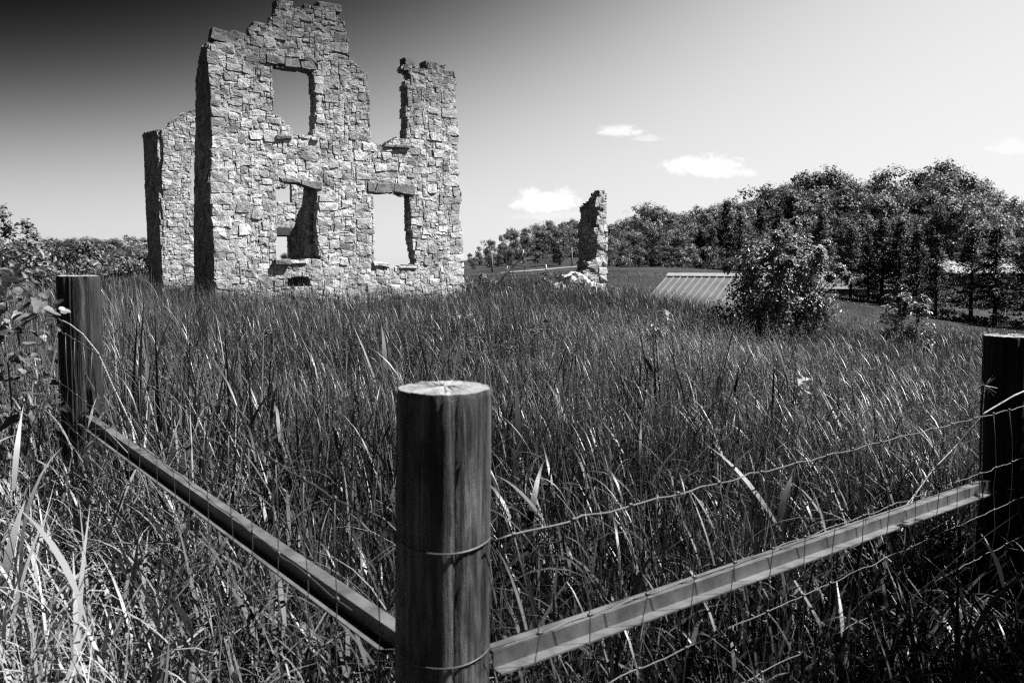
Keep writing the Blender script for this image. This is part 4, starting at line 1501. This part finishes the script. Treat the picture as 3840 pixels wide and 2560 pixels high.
for c_, (px, D, rx, rz) in enumerate([(2130, 66, 2.2, .9), (2215, 62, 2.4, 1.0), (2270, 60, 2.0, .9), (1975, 77, 2.4, .9), (2035, 74, 2.2, .8), (2350, 58, 2.5, 1.0)]):
    bush('hedge_clump', at_ground(px, D), rx, rz, 700, .2, 140 + c_, 'low dark weedy clump at the feet of the conifer row', 'bush', 'weedy clumps under the conifer row', mat='tree', lumps=12, stems=2)
for c_, (px, D, rx, rz) in enumerate([(1600, 104, 3.2, 3.0), (1560, 108, 3.0, 2.6), (1440, 112, 2.5, 2.0)]):
    bush('field_bush', at_ground(px, D), rx, rz, 900, .3, 150 + c_, 'round bush at the field edge before the wood behind the pier', 'bush', 'bushes at the field edge', mat='tree', lumps=14, stems=2)


# ------------------------------------------------------------------ buildings and small things far off
def gable(root, cx, cy, z0, L_, W_, hw, hr, rz, over=.35, roofmat='roof', seams=0, seam_w=.05):
    """plain gabled building, long side L_ along its local x; children of root in world coordinates"""
    c, s_ = math.cos(rz), math.sin(rz)

    def tw(pts):
        p = np.array(pts, float)
        return np.stack([cx + p[:, 0] * c - p[:, 1] * s_, cy + p[:, 0] * s_ + p[:, 1] * c, z0 + p[:, 2]], -1)
    l, w_ = L_ / 2, W_ / 2
    V = tw([(-l, -w_, -.6), (l, -w_, -.6), (l, w_, -.6), (-l, w_, -.6), (-l, -w_, hw), (l, -w_, hw), (l, w_, hw), (-l, w_, hw), (-l, 0, hr), (l, 0, hr)])
    F4 = np.array([[0, 1, 5, 4], [1, 2, 6, 5], [2, 3, 7, 6], [3, 0, 4, 7]])
    F3 = np.array([[4, 8, 7], [5, 6, 9]])
    part('wall', V, [F4, F3], M['siding'], root)
    sl = (hr - hw) / w_
    t_ = .06
    for sg in (-1, 1):
        e = w_ + over
        ze = hr - sl * e
        V = tw([(-l - over, 0, hr + .02), (l + over, 0, hr + .02), (l + over, sg * e, ze + .02), (-l - over, sg * e, ze + .02),
                (-l - over, 0, hr + .02 + t_), (l + over, 0, hr + .02 + t_), (l + over, sg * e, ze + .02 + t_), (-l - over, sg * e, ze + .02 + t_)])
        F = np.array([[0, 1, 2, 3], [4, 7, 6, 5], [0, 4, 5, 1], [1, 5, 6, 2], [2, 6, 7, 3], [3, 7, 4, 0]])
        rf = part('roof', V, F, M[roofmat], root)
        if seams:
            for k_ in range(seams + 1):
                x_ = -l - over + .04 + (2 * (l + over) - .08) * k_ / seams
                h0 = hr + .02 + t_
                h1 = ze + .02 + t_
                V = tw([(x_ - seam_w / 2, sg * .1, h0 - sl * .1), (x_ + seam_w / 2, sg * .1, h0 - sl * .1), (x_ + seam_w / 2, sg * e, h1), (x_ - seam_w / 2, sg * e, h1),
                        (x_ - seam_w / 2, sg * .1, h0 - sl * .1 + .035), (x_ + seam_w / 2, sg * .1, h0 - sl * .1 + .035), (x_ + seam_w / 2, sg * e, h1 + .035), (x_ - seam_w / 2, sg * e, h1 + .035)])
                part('roof_seam', V, F, M['seam'], rf)
    lo, zt_ = l + over + .03, hr + .02 + t_ + .05
    V = tw([(-lo, -.24, zt_ - sl * .24), (lo, -.24, zt_ - sl * .24), (lo, 0, zt_), (-lo, 0, zt_), (lo, .24, zt_ - sl * .24), (-lo, .24, zt_ - sl * .24),
            (-lo, -.24, zt_ - sl * .24 - .05), (lo, -.24, zt_ - sl * .24 - .05), (lo, .24, zt_ - sl * .24 - .05), (-lo, .24, zt_ - sl * .24 - .05)])
    part('ridge_cap', V, np.array([[0, 1, 2, 3], [3, 2, 4, 5], [6, 7, 1, 0], [5, 4, 8, 9]]), M['ridge'], root)
    return tw


# shed with a standing seam roof just below the crest
rdg = Q(1541, 628, 33.0)
ang = R(-38)
Ls = 5.2
cx_, cy_ = rdg.x + math.cos(ang) * Ls / 2, rdg.y + math.sin(ang) * Ls / 2
zs_ = gz(cx_, cy_)
shed = empty('metal_roof_shed', (cx_, cy_, zs_), 'low shed with a grey standing seam metal roof below the grassy crest', 'shed')
gable(shed, cx_, cy_, zs_, Ls - .5, 6.4, rdg.z - zs_ - 1.75, rdg.z - zs_ - .1, ang, .35, 'roof', 17, .035)

# long low building behind the conifer row
p = Q(2000, 668, 84)
zs_ = gz(p.x, p.y)
lb = empty('long_low_barn', (p.x, p.y, zs_), 'long low building with a plain pale roof behind the conifer trunks', 'barn')
twf = gable(lb, p.x, p.y + 3, zs_, 11, 6, max(.9, p.z - zs_), max(.9, p.z - zs_) + 1.3, R(-8), .4, 'roof')
part('door', twf([(-1, -3.03, 0), (1, -3.03, 0), (1, -3.03, .8), (-1, -3.03, .8)]), np.array([[0, 1, 2, 3]]), M['glass'], lb)

# house half hidden by the conifers
p = Q(2262, 655, 122)
zs_ = gz(p.x, p.y)
hs_ = empty('white_roofed_house', (p.x, p.y, zs_), 'dark sided house with a pale roof half hidden behind the conifers', 'house')
twf = gable(hs_, p.x, p.y + 4, zs_, 13, 8, 2.4, 4.4, R(8), .5, 'seam')
for x_ in (-5.2, -2.2, 1.0, 4.2):
    w0 = part('window', twf([(x_ - .6, -4.04, .8), (x_ + .6, -4.04, .8), (x_ + .6, -4.04, 2.0), (x_ - .6, -4.04, 2.0), (x_ - .6, -3.9, .8), (x_ + .6, -3.9, .8), (x_ + .6, -3.9, 2.0), (x_ - .6, -3.9, 2.0)]),
              np.array([[0, 1, 2, 3], [4, 7, 6, 5], [0, 4, 5, 1], [1, 5, 6, 2], [2, 6, 7, 3], [3, 7, 4, 0]]), M['white'], hs_)
    part('pane', twf([(x_ - .48, -4.06, .92), (x_ + .48, -4.06, .92), (x_ + .48, -4.06, 1.88), (x_ - .48, -4.06, 1.88)]), np.array([[0, 1, 2, 3]]), M['glass'], w0)
part('door', twf([(-.9 + .4, -4.05, 0), (.4 + .0, -4.05, 0), (.4, -4.05, 2.0), (-.5, -4.05, 2.0)]), np.array([[0, 1, 2, 3]]), M['white'], hs_)

# picnic table
p = Q(1191, 626, 98)
zt = gz(p.x, p.y)
pt = empty('picnic_table', (p.x, p.y, zt), 'small dark wooden picnic table at the mown edge of the field', 'picnic table')
for nm, args in [('table_top', (p.x, p.y, zt + .78, 2.0, .8, .06)), ('bench', (p.x, p.y - .75, zt + .46, 2.0, .28, .05)), ('bench', (p.x, p.y + .75, zt + .46, 2.0, .28, .05))]:
    V, F = box(*args)
    part(nm, V, F, M['bark'], pt)
for sx in (-.7, .7):
    for sy in (-1, 1):
        V, F = tube([(p.x + sx, p.y + sy * .7, zt - .05), (p.x + sx, p.y + sy * .2, zt + .76)], .05, 6)
        part('leg', V, F, M['bark'], pt)
# diamond sign
p = Q(1168, 604, 104)
zt = gz(p.x, p.y)
sg = empty('diamond_sign', (p.x, p.y, zt), 'pale diamond shaped road sign on a post before the wood', 'sign')
V = np.array([[0, 0, .4], [.4, 0, 0], [0, 0, -.4], [-.4, 0, 0], [0, .03, .4], [.4, .03, 0], [0, .03, -.4], [-.4, .03, 0]]) + np.array(p)
part('sign_plate', V, [np.array([[0, 1, 2, 3], [4, 7, 6, 5], [0, 4, 5, 1], [1, 5, 6, 2], [2, 6, 7, 3], [3, 7, 4, 0]])], M['ridge'], sg)
V, F = tube([(p.x, p.y + .08, zt - .2), (p.x, p.y + .08, p.z + .2)], .05, 6)
part('sign_post', V, F, M['pole'], sg)
for c_, (px, y0, D, lab) in enumerate([(1129, 577, 108, 'tall thin weathered wooden pole near the diamond sign'), (1313, 568, 112, 'thin weathered wooden pole beside the broken left face of the stone pier'.replace(' left', '')),
                                       (1576, 563, 112, 'thin weathered wooden pole at the field edge before the wood')]):
    p = Q(px, y0, D)
    zt = gz(p.x, p.y)
    r = np.random.default_rng(c_)
    V, F = tube([(p.x + .12, p.y, zt - .4), (p.x + .05, p.y, (zt + p.z) / 2), (p.x, p.y, p.z)], [.13, .115, .09], 9)
    o = add('wooden_pole', np_mesh('wooden_pole', V - np.array([p.x, p.y, zt]), F, M['pole'], True), None, (p.x, p.y, zt))
    tag(o, lab, 'pole')
for c_, (px, py, D, h_, lab) in enumerate([(297, 612, 60, .9, 'short white marker post in the meadow beside the ruin'), (1254, 618, 100, .7, 'short white marker post on the mown slope by the picnic table'),
                                           (2307, 715, 66, .9, 'short white marker post on the lawn behind the conifers')]):
    p = Q(px, py, D)
    zt = gz(p.x, p.y)
    V, F = tube([(0, 0, -.2), (0, 0, h_), (0, 0, h_ + .04)], [.09, .09, .05], 8)
    o = add('marker_post', np_mesh('marker_post', V, F, M['white'], True), None, (p.x, p.y, max(zt, p.z - h_ * .6)))
    tag(o, lab, 'post')
# gravel lane below the wood
cl = [Q(1150, 628, 100), Q(1240, 622, 104), Q(1290, 615, 108), Q(1340, 608, 113), Q(1420, 604, 118)]
V, F = [], []
for c_, p in enumerate(cl):
    for sgn in (-1, 1):
        x_, y_ = p.x - .2 * sgn, p.y + sgn * 1.3
        V.append((x_, y_, gz(x_, y_) + .06))
    if c_:
        F.append((2 * c_ - 2, 2 * c_, 2 * c_ + 1, 2 * c_ - 1))
o = add('gravel_path', np_mesh('gravel_path', V, [np.array(F)], M['gravel']))
tag(o, 'pale gravel lane under the wood', 'path', kind='structure')
